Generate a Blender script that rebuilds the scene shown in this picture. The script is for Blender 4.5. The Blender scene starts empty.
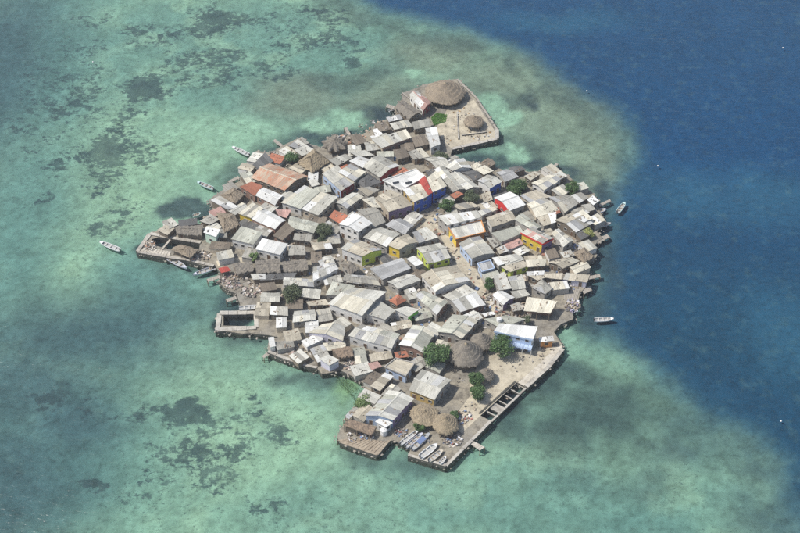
import bpy, bmesh, math, random
import numpy as np
from mathutils import Vector, Matrix

random.seed(7)
rng = np.random.default_rng(11)
S = bpy.context.scene
COL = S.collection
R = math.radians

# ------------------------------------------------------------------ camera
PITCH, DIST, HFOV = R(44.0), 396.0, R(35.0)
F = 400.0 / math.tan(HFOV / 2)
CP, SP = math.cos(PITCH), math.sin(PITCH)
CAM = Vector((0, -DIST * CP, DIST * SP))
cd = bpy.data.cameras.new('camera')
cam = bpy.data.objects.new('camera', cd)
COL.objects.link(cam)
cam.location = CAM
cam.rotation_euler = (math.pi / 2 - PITCH, 0, 0)
cd.sensor_width = 36
cd.lens = 18 / math.tan(HFOV / 2)
cd.clip_start = 1.0
cd.clip_end = 20000
S.camera = cam

# ------------------------------------------------------------------ sky, sun, exposure
SUN_EL, SUN_AZ = R(56), R(264)          # azimuth clockwise from +Y
world = bpy.data.worlds.new('World')
S.world = world
world.use_nodes = True
wn = world.node_tree
bg = wn.nodes['Background']
sky = wn.nodes.new('ShaderNodeTexSky')
sky.sky_type = 'NISHITA'
sky.sun_disc = False
sky.sun_elevation = SUN_EL
sky.sun_rotation = SUN_AZ
sky.dust_density = 2.0
bg.inputs['Strength'].default_value = 0.138
wn.links.new(sky.outputs[0], bg.inputs[0])
sl = bpy.data.lights.new('sun', 'SUN')
sun = bpy.data.objects.new('sun', sl)
COL.objects.link(sun)
sl.energy = 4.5
sl.angle = R(0.6)
sl.color = (1.0, 0.95, 0.88)
sdir = Vector((math.sin(SUN_AZ) * math.cos(SUN_EL), math.cos(SUN_AZ) * math.cos(SUN_EL), math.sin(SUN_EL)))
sun.rotation_euler = sdir.to_track_quat('Z', 'Y').to_euler()
sun.location = sdir * 600
vs = S.view_settings
vs.view_transform = 'Standard'
vs.look = 'None'
vs.exposure = 0.0
vs.gamma = 1.0
vs.use_curve_mapping = False
S.render.engine = 'CYCLES'
S.cycles.use_denoising = False
S.cycles.max_bounces = 6
S.cycles.transparent_max_bounces = 8
S.cycles.volume_bounces = 0

# ------------------------------------------------------------------ pixel -> place (photo pixels, 800x533)
def at(px, py, z=0.0):
    x, y = (px - 400) / F, -(py - 266.5) / F
    d = Vector((x, CP + SP * y, -SP + CP * y))
    k = (z - CAM.z) / d.z
    p = CAM + d * k
    p.z = z
    return p

TILES = dict(P=(0, 0, 1), W1=(130, 130, .15), W2=(130, 200, .15), W3=(230, 120, .15), W4=(230, 180, .15), N=(340, 70, .225),
             NW=(300, 100, .15), C1=(330, 150, .15), C2=(330, 210, .15), E1=(430, 150, .15), E2=(500, 160, .15), E3=(500, 210, .15),
             E4=(500, 260, .15), M1=(420, 200, .15), M2=(420, 260, .15), A1=(210, 240, .15), A2=(210, 300, .15), S1=(310, 260, .15),
             S2=(310, 320, .15), S3=(330, 380, .15), S4=(390, 390, .15), S5=(410, 310, .15), S6=(460, 330, .15), B=(80, 220, .15), D=(570, 180, .15))
def tp(tile, uv):
    x, y, s = TILES[tile]
    return (x + uv[0] * s, y + uv[1] * s)
def w2(tile, uv, z=0.0):
    return at(*tp(tile, uv), z)
MPP = 1 / 3.2      # metres for a photo pixel, across, near the middle

# ------------------------------------------------------------------ materials
MATS = {}
def nt(name):
    m = bpy.data.materials.new(name)
    m.use_nodes = True
    t = m.node_tree
    return m, t, t.nodes['Principled BSDF']
def mixc(t, a, b, fac, mode='MIX'):
    n = t.nodes.new('ShaderNodeMix')
    n.data_type = 'RGBA'
    n.blend_type = mode
    for sock, v in ((6, a), (7, b), (0, fac)):
        if hasattr(v, 'is_output'):
            t.links.new(v, n.inputs[sock])
        else:
            n.inputs[sock].default_value = (*v, 1) if isinstance(v, tuple) else v
    return n.outputs[2]
def noise(t, vec, scale, detail=3, rough=.6, dist=0):
    n = t.nodes.new('ShaderNodeTexNoise')
    n.inputs['Scale'].default_value = scale
    n.inputs['Detail'].default_value = detail
    n.inputs['Roughness'].default_value = rough
    n.inputs['Distortion'].default_value = dist
    if vec is not None:
        t.links.new(vec, n.inputs['Vector'])
    return n.outputs[0]
def ramp(t, f, lo, hi):
    n = t.nodes.new('ShaderNodeMapRange')
    t.links.new(f, n.inputs[0])
    n.inputs[1].default_value = lo
    n.inputs[2].default_value = hi
    n.clamp = True
    return n.outputs[0]
def math_(t, op, a, b=0.0):
    n = t.nodes.new('ShaderNodeMath')
    n.operation = op
    for i, v in enumerate((a, b)):
        if hasattr(v, 'is_output'):
            t.links.new(v, n.inputs[i])
        else:
            n.inputs[i].default_value = v
    return n.outputs[0]
def wpos(t):
    return t.nodes.new('ShaderNodeNewGeometry').outputs['Position']
def mapv(t, vec, scale):
    n = t.nodes.new('ShaderNodeMapping')
    t.links.new(vec, n.inputs[0])
    n.inputs['Scale'].default_value = scale
    return n.outputs[0]
def bump(t, b, h, strength=.3, dist=.05):
    n = t.nodes.new('ShaderNodeBump')
    n.inputs['Strength'].default_value = strength
    n.inputs['Distance'].default_value = dist
    t.links.new(h, n.inputs['Height'])
    t.links.new(n.outputs[0], b.inputs['Normal'])
def mul(c, k):
    return tuple(min(1, max(0, v * k)) for v in c)

def roof_mat(name, col, stain, rough=.75, var=.34, stainamt=.55):
    m, t, b = nt(name)
    oi = t.nodes.new('ShaderNodeObjectInfo')
    uv = t.nodes.new('ShaderNodeUVMap').outputs[0]
    p = wpos(t)
    r = oi.outputs['Random']
    c = mixc(t, mul(col, 1 - var), mul(col, 1 + var * .55), r)
    streak = noise(t, mapv(t, uv, (2.6, .35, 1)), 1.0, 4, .65)
    c = mixc(t, c, stain, math_(t, 'MULTIPLY', ramp(t, streak, .44, .66), stainamt * 1.1))
    big = noise(t, p, .35, 4, .65)
    c = mixc(t, c, mul(stain, .75), math_(t, 'MULTIPLY', ramp(t, big, .5, .74), stainamt * .8))
    fine = noise(t, p, 2.2, 3, .7)
    c = mixc(t, c, mul(col, 1.25), math_(t, 'MULTIPLY', ramp(t, fine, .56, .72), .35))
    t.links.new(c, b.inputs['Base Color'])
    b.inputs['Roughness'].default_value = rough
    wv = t.nodes.new('ShaderNodeTexWave')
    wv.inputs['Scale'].default_value = 1.3
    t.links.new(uv, wv.inputs['Vector'])
    bump(t, b, wv.outputs['Fac'], .8, .07)
    MATS[name] = m
for nm, c, s in (
        ('grey', (.53, .52, .45), (.24, .235, .195)), ('pale', (.64, .632, .56), (.34, .335, .28)), ('white', (.77, .775, .74), (.52, .515, .46)),
        ('cream', (.69, .655, .53), (.42, .39, .30)), ('tan', (.53, .485, .38), (.28, .245, .18)), ('rust', (.50, .19, .11), (.27, .11, .065)),
        ('dark', (.15, .15, .145), (.08, .08, .075)), ('brown', (.22, .185, .14), (.11, .09, .07)), ('greygreen', (.53, .535, .45), (.26, .265, .21)),
        ('red', (.48, .075, .055), (.3, .06, .045)), ('pink', (.56, .36, .31), (.36, .2, .16)), ('weathered', (.41, .395, .34), (.17, .165, .14)),
        ('lilac', (.44, .445, .435), (.24, .24, .23))):
    roof_mat(nm, c, s)
roof_mat('beigerust', (.52, .435, .325), (.52, .19, .095), stainamt=.85)

def wall_mat(name, col, dirt=.45):
    m, t, b = nt('wall_' + name)
    p = wpos(t)
    n1 = noise(t, p, .9, 4, .65)
    n2 = noise(t, mapv(t, p, (2.5, 2.5, .5)), 1.0, 3, .6)
    oi = t.nodes.new('ShaderNodeObjectInfo')
    c = mixc(t, mul(col, .88), mul(col, 1.08), oi.outputs['Random'])
    c = mixc(t, c, (col[0] * .45 + .06, col[1] * .42 + .055, col[2] * .4 + .045), math_(t, 'MULTIPLY', ramp(t, n1, .48, .75), dirt))
    c = mixc(t, c, mul(col, .6), math_(t, 'MULTIPLY', ramp(t, n2, .5, .75), dirt))
    t.links.new(c, b.inputs['Base Color'])
    b.inputs['Roughness'].default_value = .85
    bump(t, b, n1, .3, .05)
    MATS['w_' + name] = m
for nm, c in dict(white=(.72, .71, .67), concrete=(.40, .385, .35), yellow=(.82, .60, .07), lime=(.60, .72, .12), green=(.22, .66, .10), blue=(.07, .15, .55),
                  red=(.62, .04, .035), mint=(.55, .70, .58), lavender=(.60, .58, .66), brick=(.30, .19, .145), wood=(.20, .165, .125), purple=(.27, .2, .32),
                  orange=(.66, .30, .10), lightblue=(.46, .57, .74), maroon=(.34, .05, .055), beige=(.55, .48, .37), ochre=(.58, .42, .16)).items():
    wall_mat(nm, c)

def plain(name, col, rough=.6, var=.2, scale=1.5, metal=0):
    m, t, b = nt(name)
    oi = t.nodes.new('ShaderNodeObjectInfo')
    n1 = noise(t, wpos(t), scale, 4, .65)
    c = mixc(t, mul(col, 1 - var), mul(col, 1 + var), n1)
    c = mixc(t, c, mul(col, .75), math_(t, 'MULTIPLY', oi.outputs['Random'], .5))
    t.links.new(c, b.inputs['Base Color'])
    b.inputs['Roughness'].default_value = rough
    b.inputs['Metallic'].default_value = metal
    MATS[name] = m
plain('pane', (.035, .04, .045), .25)
plain('frame', (.55, .53, .48), .6)
plain('door', (.16, .10, .065), .7)
plain('timber', (.30, .23, .165), .85, .35)
plain('greywood', (.36, .33, .28), .85, .35)
plain('underside', (.13, .115, .10), .9)
plain('trunk', (.17, .13, .095), .9, .3)
plain('hullwhite', (.78, .79, .78), .35, .08)
plain('hullblue', (.20, .33, .50), .4, .12)
plain('hullteal', (.50, .68, .66), .4, .1)
plain('hulllilac', (.56, .57, .64), .4, .12)
plain('hullbeige', (.60, .54, .43), .5, .15)
plain('hullgrey', (.40, .42, .43), .5, .15)
plain('boatfloor', (.44, .45, .44), .6, .2)
plain('motor', (.05, .05, .055), .4)
plain('bench', (.33, .27, .2), .7)
plain('rock', (.33, .30, .255), .95, .35)
plain('tankblue', (.07, .18, .42), .5)
plain('tankblack', (.045, .045, .05), .5)
plain('tankwhite', (.74, .74, .72), .5)
plain('tarpred', (.50, .09, .07), .7)
plain('tarporange', (.62, .22, .08), .7)
plain('tarpblue', (.15, .21, .37), .7)
plain('tarpgreen', (.16, .38, .16), .7)

def thatch_mat(name, col):
    m, t, b = nt(name)
    uv = t.nodes.new('ShaderNodeUVMap').outputs[0]
    p = wpos(t)
    s1 = noise(t, mapv(t, uv, (5, .5, 1)), 1.0, 4, .7)
    s2 = noise(t, p, .8, 4, .65)
    c = mixc(t, mul(col, .55), mul(col, 1.4), ramp(t, s1, .3, .7))
    c = mixc(t, c, (col[0] * .55, col[1] * .56, col[2] * .62), math_(t, 'MULTIPLY', ramp(t, s2, .42, .7), .75))
    t.links.new(c, b.inputs['Base Color'])
    b.inputs['Roughness'].default_value = .95
    bump(t, b, s1, .9, .12)
    MATS[name] = m
thatch_mat('thatch', (.285, .235, .17))
thatch_mat('thatchgrey', (.235, .21, .17))
thatch_mat('thatchtan', (.33, .27, .18))
thatch_mat('thatchbrown', (.27, .205, .145))

# sandy, trodden ground with concrete and dirt
def ground_mat(name, sand, conc, dirt):
    m, t, b = nt(name)
    p = wpos(t)
    n1 = noise(t, p, .07, 5, .6)
    n2 = noise(t, p, .45, 5, .7)
    n3 = noise(t, p, 2.4, 4, .7)
    c = mixc(t, sand, conc, ramp(t, n1, .44, .58))
    c = mixc(t, c, dirt, math_(t, 'MULTIPLY', ramp(t, n2, .44, .64), .85))
    c = mixc(t, c, mul(sand, 1.2), math_(t, 'MULTIPLY', ramp(t, n3, .55, .72), .5))
    c = mixc(t, c, mul(dirt, .6), math_(t, 'MULTIPLY', ramp(t, n3, .44, .3), .45))
    t.links.new(c, b.inputs['Base Color'])
    b.inputs['Roughness'].default_value = .95
    bump(t, b, n3, .5, .12)
    MATS[name] = m
ground_mat('ground', (.31, .28, .215), (.255, .24, .205), (.12, .108, .088))
ground_mat('darkstone', (.11, .105, .085), (.09, .09, .08), (.05, .05, .045))  # near-black stone for wall sides and ground skirts
ground_mat('sandyard', (.54, .485, .365), (.44, .40, .31), (.31, .275, .205))
ground_mat('quay', (.60, .555, .46), (.52, .49, .42), (.36, .325, .26))
ground_mat('coping', (.50, .475, .41), (.42, .40, .36), (.27, .245, .205))
ground_mat('dirtdeck', (.40, .335, .245), (.34, .29, .22), (.21, .165, .12))

m, t, b = nt('debris')
at_ = t.nodes.new('ShaderNodeAttribute'); at_.attribute_name = 'tint'
t.links.new(at_.outputs['Color'], b.inputs['Base Color'])
b.inputs['Roughness'].default_value = .85
MATS['debris'] = m

def leaf_mat(name, col, dark):
    m, t, b = nt(name)
    p = wpos(t)
    c = mixc(t, dark, col, ramp(t, noise(t, p, .8, 3, .6), .36, .64))
    c = mixc(t, c, mul(col, 1.5), math_(t, 'MULTIPLY', ramp(t, noise(t, p, 3, 2), .55, .7), .5))
    t.links.new(c, b.inputs['Base Color'])
    b.inputs['Roughness'].default_value = .6
    MATS[name] = m
leaf_mat('leaf', (.08, .15, .04), (.028, .062, .02))
leaf_mat('leafdull', (.10, .125, .06), (.05, .065, .035))
leaf_mat('leaflime', (.17, .25, .08), (.08, .13, .045))
leaf_mat('leafyellow', (.34, .36, .11), (.19, .21, .075))

# ------------------------------------------------------------------ helpers
def tag(o, label=None, cat=None, group=None, kind=None):
    if label: o['label'] = label
    if cat: o['category'] = cat
    if group: o['group'] = group
    if kind: o['kind'] = kind
    return o
def link(name, me, mats=(), parent=None):
    o = bpy.data.objects.new(name, me)
    COL.objects.link(o)
    if me is not None and not me.materials:
        for k in ([mats] if isinstance(mats, str) else mats):
            me.materials.append(MATS[k])
    if parent is not None:
        o.parent = parent
    return o
def empty(name, loc, rz=0):
    o = bpy.data.objects.new(name, None)
    o.empty_display_size = .5
    COL.objects.link(o)
    o.location = loc
    o.rotation_euler = (0, 0, rz)
    return o
def mesh(name, vs, fs, uvs=None, mi=None, smooth=False):
    me = bpy.data.meshes.new(name)
    me.from_pydata([tuple(v) for v in vs], [], fs)
    if uvs is not None:
        l = me.uv_layers.new(name='UVMap')
        for p in me.polygons:
            for li in p.loop_indices:
                l.data[li].uv = uvs[me.loops[li].vertex_index]
    if mi is not None:
        me.polygons.foreach_set('material_index', mi)
    if smooth:
        me.polygons.foreach_set('use_smooth', [True] * len(me.polygons))
    me.update()
    return me
class MB:
    """collects boxes, prisms, tubes as one mesh"""
    def __init__(s): s.v, s.f = [], []
    def prism(s, base, z0, z1, top=None):
        n = len(base); k = len(s.v)
        s.v += [Vector((p[0], p[1], z0)) for p in base] + [Vector((p[0], p[1], z1)) for p in (top or base)]
        s.f += [tuple(k + i for i in reversed(range(n))), tuple(k + n + i for i in range(n))]
        s.f += [(k + i, k + (i + 1) % n, k + n + (i + 1) % n, k + n + i) for i in range(n)]
        return s
    def box(s, c, sx, sy, z0, z1, a=0):
        ca, sa = math.cos(a), math.sin(a)
        return s.prism([(c[0] + x * ca - y * sa, c[1] + x * sa + y * ca) for x, y in ((-sx / 2, -sy / 2), (sx / 2, -sy / 2), (sx / 2, sy / 2), (-sx / 2, sy / 2))], z0, z1)
    def bar(s, a, b2, w, z0, z1, za=None):
        a, b2 = Vector(a), Vector(b2)
        d = (b2 - a); d.z = 0; d.normalize(); n = Vector((-d.y, d.x, 0)) * w / 2
        return s.prism([(a - n), (b2 - n), (b2 + n), (a + n)], z0, z1)
    def tube(s, pts, rads, n=7):
        k = len(s.v)
        for i, p in enumerate(pts):
            p = Vector(p)
            d = (Vector(pts[min(i + 1, len(pts) - 1)]) - Vector(pts[max(i - 1, 0)])).normalized()
            x = d.orthogonal().normalized(); y = d.cross(x)
            s.v += [p + (x * math.cos(6.2832 * j / n) + y * math.sin(6.2832 * j / n)) * rads[i] for j in range(n)]
        for i in range(len(pts) - 1):
            s.f += [(k + i * n + j, k + i * n + (j + 1) % n, k + (i + 1) * n + (j + 1) % n, k + (i + 1) * n + j) for j in range(n)]
        s.f += [tuple(k + j for j in reversed(range(n))), tuple(k + (len(pts) - 1) * n + j for j in range(n))]
        return s
    def build(s, name, mat, parent=None, smooth=False, origin=None):
        vs_ = s.v if origin is None else [v - Vector(origin) for v in s.v]
        return link(name, mesh(name, vs_, s.f, smooth=smooth), mat, parent)

# value noise for shaping in python
_TAB = rng.random((256, 256))
def vnoise(x, y):
    xi = np.floor(x).astype(int); yi = np.floor(y).astype(int)
    fx = x - xi; fy = y - yi
    fx = fx * fx * (3 - 2 * fx); fy = fy * fy * (3 - 2 * fy)
    a = _TAB[xi % 256, yi % 256]; b_ = _TAB[(xi + 1) % 256, yi % 256]
    c = _TAB[xi % 256, (yi + 1) % 256]; d = _TAB[(xi + 1) % 256, (yi + 1) % 256]
    return (a * (1 - fx) + b_ * fx) * (1 - fy) + (c * (1 - fx) + d * fx) * fy
def fbm(x, y, o=4, g=.55):
    s_, a, n = 0, 1, 0
    for i in range(o):
        s_ = s_ + a * vnoise(x * 2 ** i + 17.3 * i, y * 2 ** i + 9.1 * i); n += a; a *= g
    return s_ / n

# ================================================================== SEA
GZ = 0.9                       # level of the trodden ground above the water
ax = np.concatenate([-np.geomspace(4000, 260, 14), np.arange(-250, 250.1, .85), np.geomspace(260, 4000, 14)])
ay = np.concatenate([-np.geomspace(4000, 190, 14), np.arange(-180, 290.1, .95), np.geomspace(300, 4000, 14)])
X, Y = np.meshgrid(ax, ay)
wob = lambda s, k: (fbm(X * s + k, Y * s + 3.7 * k, 4) - .5)
WX, WY = X + 14 * wob(.05, 1), Y + 14 * wob(.05, 7)          # ragged borders
FX, FY = X + 6 * wob(.16, 21) + 9 * wob(.045, 51), Y + 6 * wob(.16, 33) + 9 * wob(.045, 63)
def sstep(v, lo, hi):
    k = np.clip((v - lo) / (hi - lo), 0, 1)
    return k * k * (3 - 2 * k)
def blob(px, py, rx, ry, soft=.5, xx=None, yy=None):
    c = at(px, py); ex = (at(px + rx, py) - c).x; ey = abs((at(px, py - ry) - c).y)
    xx = WX if xx is None else xx; yy = WY if yy is None else yy
    d = np.sqrt(((xx - c.x) / ex) ** 2 + ((yy - c.y) / ey) ** 2)
    return 1 - sstep(d, 1 - soft, 1 + soft)
def blobs(lst, soft=.5, fine=False):
    o = np.zeros_like(X)
    for b_ in lst:
        o = np.maximum(o, blob(*b_[:4], soft if len(b_) < 5 else b_[4], *((FX, FY) if fine else (None, None))))
    return o
# edge of the shelf, photo pixels from far to near
EDGE = [(300, -400), (318, -60), (340, -8), (368, 6), (410, 20), (470, 36), (512, 52), (560, 76), (600, 103), (624, 130), (628, 155), (618, 178),
        (609, 200), (606, 228), (603, 258), (598, 286), (592, 312), (598, 336), (625, 356), (662, 380), (700, 408), (740, 430), (768, 447),
        (786, 470), (800, 530), (840, 640), (850, 760)]
EP = [at(*p) for p in EDGE]
sd = np.full(X.shape, 1e9)
for p, q in zip(EP, EP[1:]):
    dx, dy = q.x - p.x, q.y - p.y
    k = np.clip(((FX - p.x) * dx + (FY - p.y) * dy) / (dx * dx + dy * dy), 0, 1)
    sd = np.minimum(sd, np.hypot(FX - p.x - k * dx, FY - p.y - k * dy))
ey_ = np.array([p.y for p in EP][::-1]); ex_ = np.array([p.x for p in EP][::-1])
side = np.where(FX > np.interp(FY, ey_, ex_), 1, -1)
sd = sd * side                                                  # metres seaward of the shelf edge
south = sstep(-Y, 10, 60)
deep = sstep(sd, -4 - 4 * south, 13 + 16 * south)
C = lambda r, g, b_: np.array([r, g, b_])
def lay(base, col, m_):
    return base * (1 - m_[..., None]) + col * m_[..., None]
sand = C(.235, .372, .285); sand_hi = C(.345, .475, .325); sand_lo = C(.125, .245, .225); teal = C(.060, .118, .135)
grass = C(.042, .075, .085); reef = C(.215, .240, .185); reef_shade = C(.065, .098, .095); navy = C(.032, .052, .068)
deepc = C(.008, .066, .170); deepn = C(.028, .095, .145)
col = np.broadcast_to(sand, X.shape + (3,)).copy()
n_big, n_mid, n_fine = fbm(X * .018, Y * .018, 4), fbm(X * .07 + 40, Y * .07, 5), fbm(X * .3 + 5, Y * .3 + 90, 4, .65)
col = lay(col, sand_lo, sstep(n_big, .42, .66) * .55)
col = lay(col, sand_hi, sstep(n_mid, .5, .7) * .35)
col = lay(col, sand_hi, blobs([(120, 190, 70, 60), (225, 372, 60, 45), (300, 425, 70, 35), (190, 150, 60, 28), (250, 440, 40, 40), ], .8) * .48)
col = lay(col, sand_lo, blobs([(30, 60, 70, 90), (15, 210, 50, 90), (60, 470, 90, 60), (150, 280, 50, 40), ], .8) * .85)
col = lay(col, teal, np.minimum(1, blobs([(85, 332, 130, 42), (15, 385, 110, 60), (-10, 60, 60, 90), (10, 480, 80, 70), (70, 420, 60, 40)], .8) * .92))
# grey reef flats; dark reef, with the quay's shadow painted in
col = lay(col, reef, blobs([(560, 112, 62, 50), (505, 75, 60, 26), (440, 55, 50, 20), (300, 95, 55, 22), (395, 100, 60, 26), (590, 160, 34, 42)], .6) * .72)
col = lay(col, reef_shade, blobs([(340, 78, 40, 10), (420, 108, 40, 20), (380, 70, 30, 8), (300, 125, 45, 8), (490, 98, 30, 12), (510, 140, 16, 7), (537, 150, 14, 14), (520, 99, 16, 9), (320, 131, 54, 11), (270, 152, 24, 10), (385, 118, 30, 10), (470, 158, 40, 8),
                              (545, 395, 34, 24), (600, 420, 50, 34), (650, 440, 60, 26), (590, 372, 34, 14), (668, 410, 34, 12), (610, 480, 60, 16), (560, 420, 40, 40), (690, 445, 50, 24), (640, 400, 70, 24)], .7) * .72 * (.45 + .55 * sstep(n_mid, .34, .6)))
rim = np.exp(-((sd + 7) / 6.5) ** 2) * (sstep(Y, 50, 90) + sstep(-Y, 50, 80) * .75)
col = lay(col, reef_shade, rim * .7 * sstep(n_mid, .3, .5))
col = lay(col, sand_hi * .8, np.exp(-((sd - 1) / 7) ** 2) * sstep(-Y, 45, 70) * .35)
# seagrass clumps: gates times a threshold of fine noise
gate = blobs([(145, 92, 36, 26), (210, 68, 48, 24), (222, 14, 40, 16), (120, 124, 20, 18), (262, 72, 40, 14), (170, 32, 60, 16), (185, 408, 26, 20, .3),
              (140, 408, 26, 10), (215, 468, 28, 26), (232, 460, 20, 12), (150, 488, 30, 14), (90, 483, 18, 10, .6), (235, 425, 30, 30), (70, 400, 40, 20), (200, 440, 60, 40, .9), (110, 160, 50, 50, .9), (60, 90, 50, 60, .9), (120, 500, 20, 12), (60, 396, 28, 14), (268, 428, 24, 14),
              (272, 505, 40, 20), (110, 215, 30, 20), (35, 200, 10, 5, .4), (357, 58, 9, 4, .3), (330, 35, 40, 20), (290, 5, 20, 8, .4),
              (320, 10, 30, 8), (280, 25, 30, 25), (70, 165, 40, 30)], .6)
core = blobs([(185, 408, 22, 15, .3), (140, 84, 22, 12, .4), (215, 20, 20, 8, .4), (90, 483, 9, 6, .4), (220, 480, 12, 12, .5), (170, 418, 14, 10, .4), (357, 58, 8, 4, .3), (35, 201, 7, 3, .4), (152, 490, 12, 6, .5)], .4, True)
n_g = .55 * fbm(X * .13 + 11, Y * .17 + 2, 4, .6) + .45 * fbm(X * .42 + 31, Y * .55 + 8, 3, .65)
gm = sstep(n_g + .16 * gate - .16 + .13 * core, .505, .56) * np.clip(gate * 1.6, 0, 1)
speck = sstep(fbm(X * .42 + 70, Y * .5, 3), .66, .74) * sstep(n_mid, .36, .55)
gate2 = np.clip((.46 * gate + .2 * core) + .5 * (fbm(X * .09 + 11, Y * .11 + 2, 4) - .5) * np.sqrt(gate) + .16 * sstep(n_mid, .45, .65) * (1 - deep), 0, 1) * (1 - deep)
# dark water hugging the shore: reef tone with shore and quay shadow painted in
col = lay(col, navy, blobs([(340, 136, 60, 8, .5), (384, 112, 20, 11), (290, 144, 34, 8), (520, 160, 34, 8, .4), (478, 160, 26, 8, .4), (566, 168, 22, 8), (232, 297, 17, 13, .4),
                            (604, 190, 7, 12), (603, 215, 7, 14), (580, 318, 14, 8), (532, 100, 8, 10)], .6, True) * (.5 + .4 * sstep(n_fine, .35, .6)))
col = lay(col, reef_shade, blobs([(250, 176, 26, 14), (190, 262, 40, 10), (238, 335, 38, 6), (330, 374, 26, 12), (370, 455, 26, 12), (425, 466, 30, 8), (505, 425, 22, 22), (545, 378, 20, 18), (300, 372, 30, 5), (602, 250, 18, 44), (592, 300, 18, 26)], .7, True) * .75)
col = lay(col, C(.30, .45, .335), blobs([(355, 117, 16, 8, .35), (322, 122, 22, 6), (492, 106, 13, 8, .35), (510, 117, 15, 7, .35), (521, 152, 13, 8, .35), (513, 144, 7, 4), (412, 72, 9, 4), (490, 100, 10, 7), (232, 128, 60, 16), (586, 60, 6, 3)], .5, True) * .95)
col = lay(col, navy * 1.1, blobs([(190, 208, 30, 12, .14)], .14, True) * .85)
col = lay(col, C(.05, .09, .09), blobs([(540, 385, 26, 20), (575, 372, 30, 11), (518, 418, 16, 16), (620, 395, 56, 20), (675, 408, 50, 14), (590, 425, 50, 26)], .7) * .78 * (.5 + .5 * sstep(n_mid, .3, .6)))  # dark reef off the quay, deepened by painted quay shadow
col = lay(col, C(.20, .30, .13), blobs([(350, 386, 13, 15)], .6, True) * .6)
col = lay(col, sand_lo, blobs([(360, 505, 110, 34)], .8) * .35)
col = lay(col, sand_lo, blobs([(570, 500, 60, 32), (640, 520, 60, 20)], .8) * .6)
col = lay(col, teal * 1.05, blobs([(725, 452, 56, 22), (690, 425, 40, 16), (760, 500, 34, 30)], .8) * .72 * (.6 + .4 * sstep(n_mid, .3, .6)))
col = lay(col, sand, blobs([(205, 342, 26, 18)], .8) * .6)
# dark floors of walled pools and pens, shade of the walls painted in
col = lay(col, navy * .45, blobs([(239, 322, 22, 9, .15), (176, 247, 32, 8, .2), (506, 402, 16, 16, .3), (490, 416, 10, 7, .3)], .2) * .97)
col = lay(col, deepn, sstep(sd, -10, 10) * (1 - .35 * sstep(Y, 60, 140)))
col = lay(col, deepc, deep * .93)
col = lay(col, C(.014, .066, .118), deep * sstep(-Y, -60, 40) * .85)
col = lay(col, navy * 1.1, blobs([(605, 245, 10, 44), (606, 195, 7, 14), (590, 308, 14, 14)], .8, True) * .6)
col = lay(col, C(.036, .135, .225), blobs([(775, 195, 80, 24), (690, 190, 50, 24), (790, 330, 40, 40), (560, 20, 60, 10), ], .9) * .6)
col *= (.86 + .28 * n_mid)[..., None]
col *= (1 + (.55 * (n_fine - .5) + .4 * (fbm(X * .75 + 3, Y * .8, 2) - .5)) * (1 - .75 * deep))[..., None]
zb = -1.35 - 1.0 * (n_mid - .5) - .5 * (n_fine - .5) + .35 * gm + .1 * deep - 1.0 * blobs([(85, 330, 120, 40)], .8)
ny, nx = X.shape
verts = np.stack([X, Y, zb], -1).reshape(-1, 3)
idx = np.arange(ny * nx).reshape(ny, nx)
quads = np.stack([idx[:-1, :-1], idx[:-1, 1:], idx[1:, 1:], idx[1:, :-1]], -1).reshape(-1, 4)
me = bpy.data.meshes.new('seabed')
me.vertices.add(len(verts)); me.vertices.foreach_set('co', verts.ravel())
me.loops.add(quads.size); me.loops.foreach_set('vertex_index', quads.ravel())
me.polygons.add(len(quads)); me.polygons.foreach_set('loop_start', np.arange(0, quads.size, 4))
me.polygons.foreach_set('use_smooth', np.ones(len(quads), bool))
me.update(calc_edges=True)
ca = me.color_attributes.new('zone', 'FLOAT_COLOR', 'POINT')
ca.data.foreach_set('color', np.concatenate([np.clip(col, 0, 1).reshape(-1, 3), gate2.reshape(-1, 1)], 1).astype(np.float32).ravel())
m, t, b = nt('seabed')
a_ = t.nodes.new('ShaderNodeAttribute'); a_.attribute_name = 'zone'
p = wpos(t)
nz = noise(t, p, .9, 4, .7)
nz2 = noise(t, p, .22, 3, .6)
c = mixc(t, a_.outputs['Color'], (.03, .055, .06), math_(t, 'MULTIPLY', ramp(t, nz, .55, .75), .4))
g1 = noise(t, mapv(t, p, (.42, .52, .4)), 1.0, 6, .7)
g2 = noise(t, mapv(t, p, (.085, .11, .1)), 1.0, 3, .6)
gsum = math_(t, 'ADD', math_(t, 'ADD', math_(t, 'MULTIPLY', g1, .74), math_(t, 'MULTIPLY', g2, .38)), math_(t, 'MULTIPLY', a_.outputs['Alpha'], .36))
gmask = math_(t, 'MULTIPLY', ramp(t, gsum, .725, .80), ramp(t, a_.outputs['Alpha'], .02, .2))
c = mixc(t, c, (.042, .072, .082), math_(t, 'MULTIPLY', gmask, math_(t, 'ADD', math_(t, 'MULTIPLY', noise(t, p, .12, 2), .7), .42)))
mott = noise(t, mapv(t, p, (.5, .6, .5)), 1.0, 5, .75)
c = mixc(t, c, mixc(t, c, (.5, .5, .5), 1.0, 'MULTIPLY'), math_(t, 'MULTIPLY', ramp(t, mott, .48, .68), .6))
head = noise(t, mapv(t, p, (1.1, 1.25, 1)), 1.0, 3, .6)
c = mixc(t, c, (.05, .085, .085), math_(t, 'MULTIPLY', math_(t, 'MULTIPLY', ramp(t, head, .60, .68), .6), ramp(t, a_.outputs['Alpha'], .01, .1)))
c = mixc(t, c, (.30, .44, .34), math_(t, 'MULTIPLY', ramp(t, nz2, .55, .8), .12))
t.links.new(c, b.inputs['Base Color'])
b.inputs['Roughness'].default_value = 1
b.inputs['Specular IOR Level'].default_value = 0
MATS['seabed'] = m
tag(link('seabed', me, 'seabed'), 'pale sandy shelf with dark seagrass patches dropping into deep blue', 'seabed', kind='structure')

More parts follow.
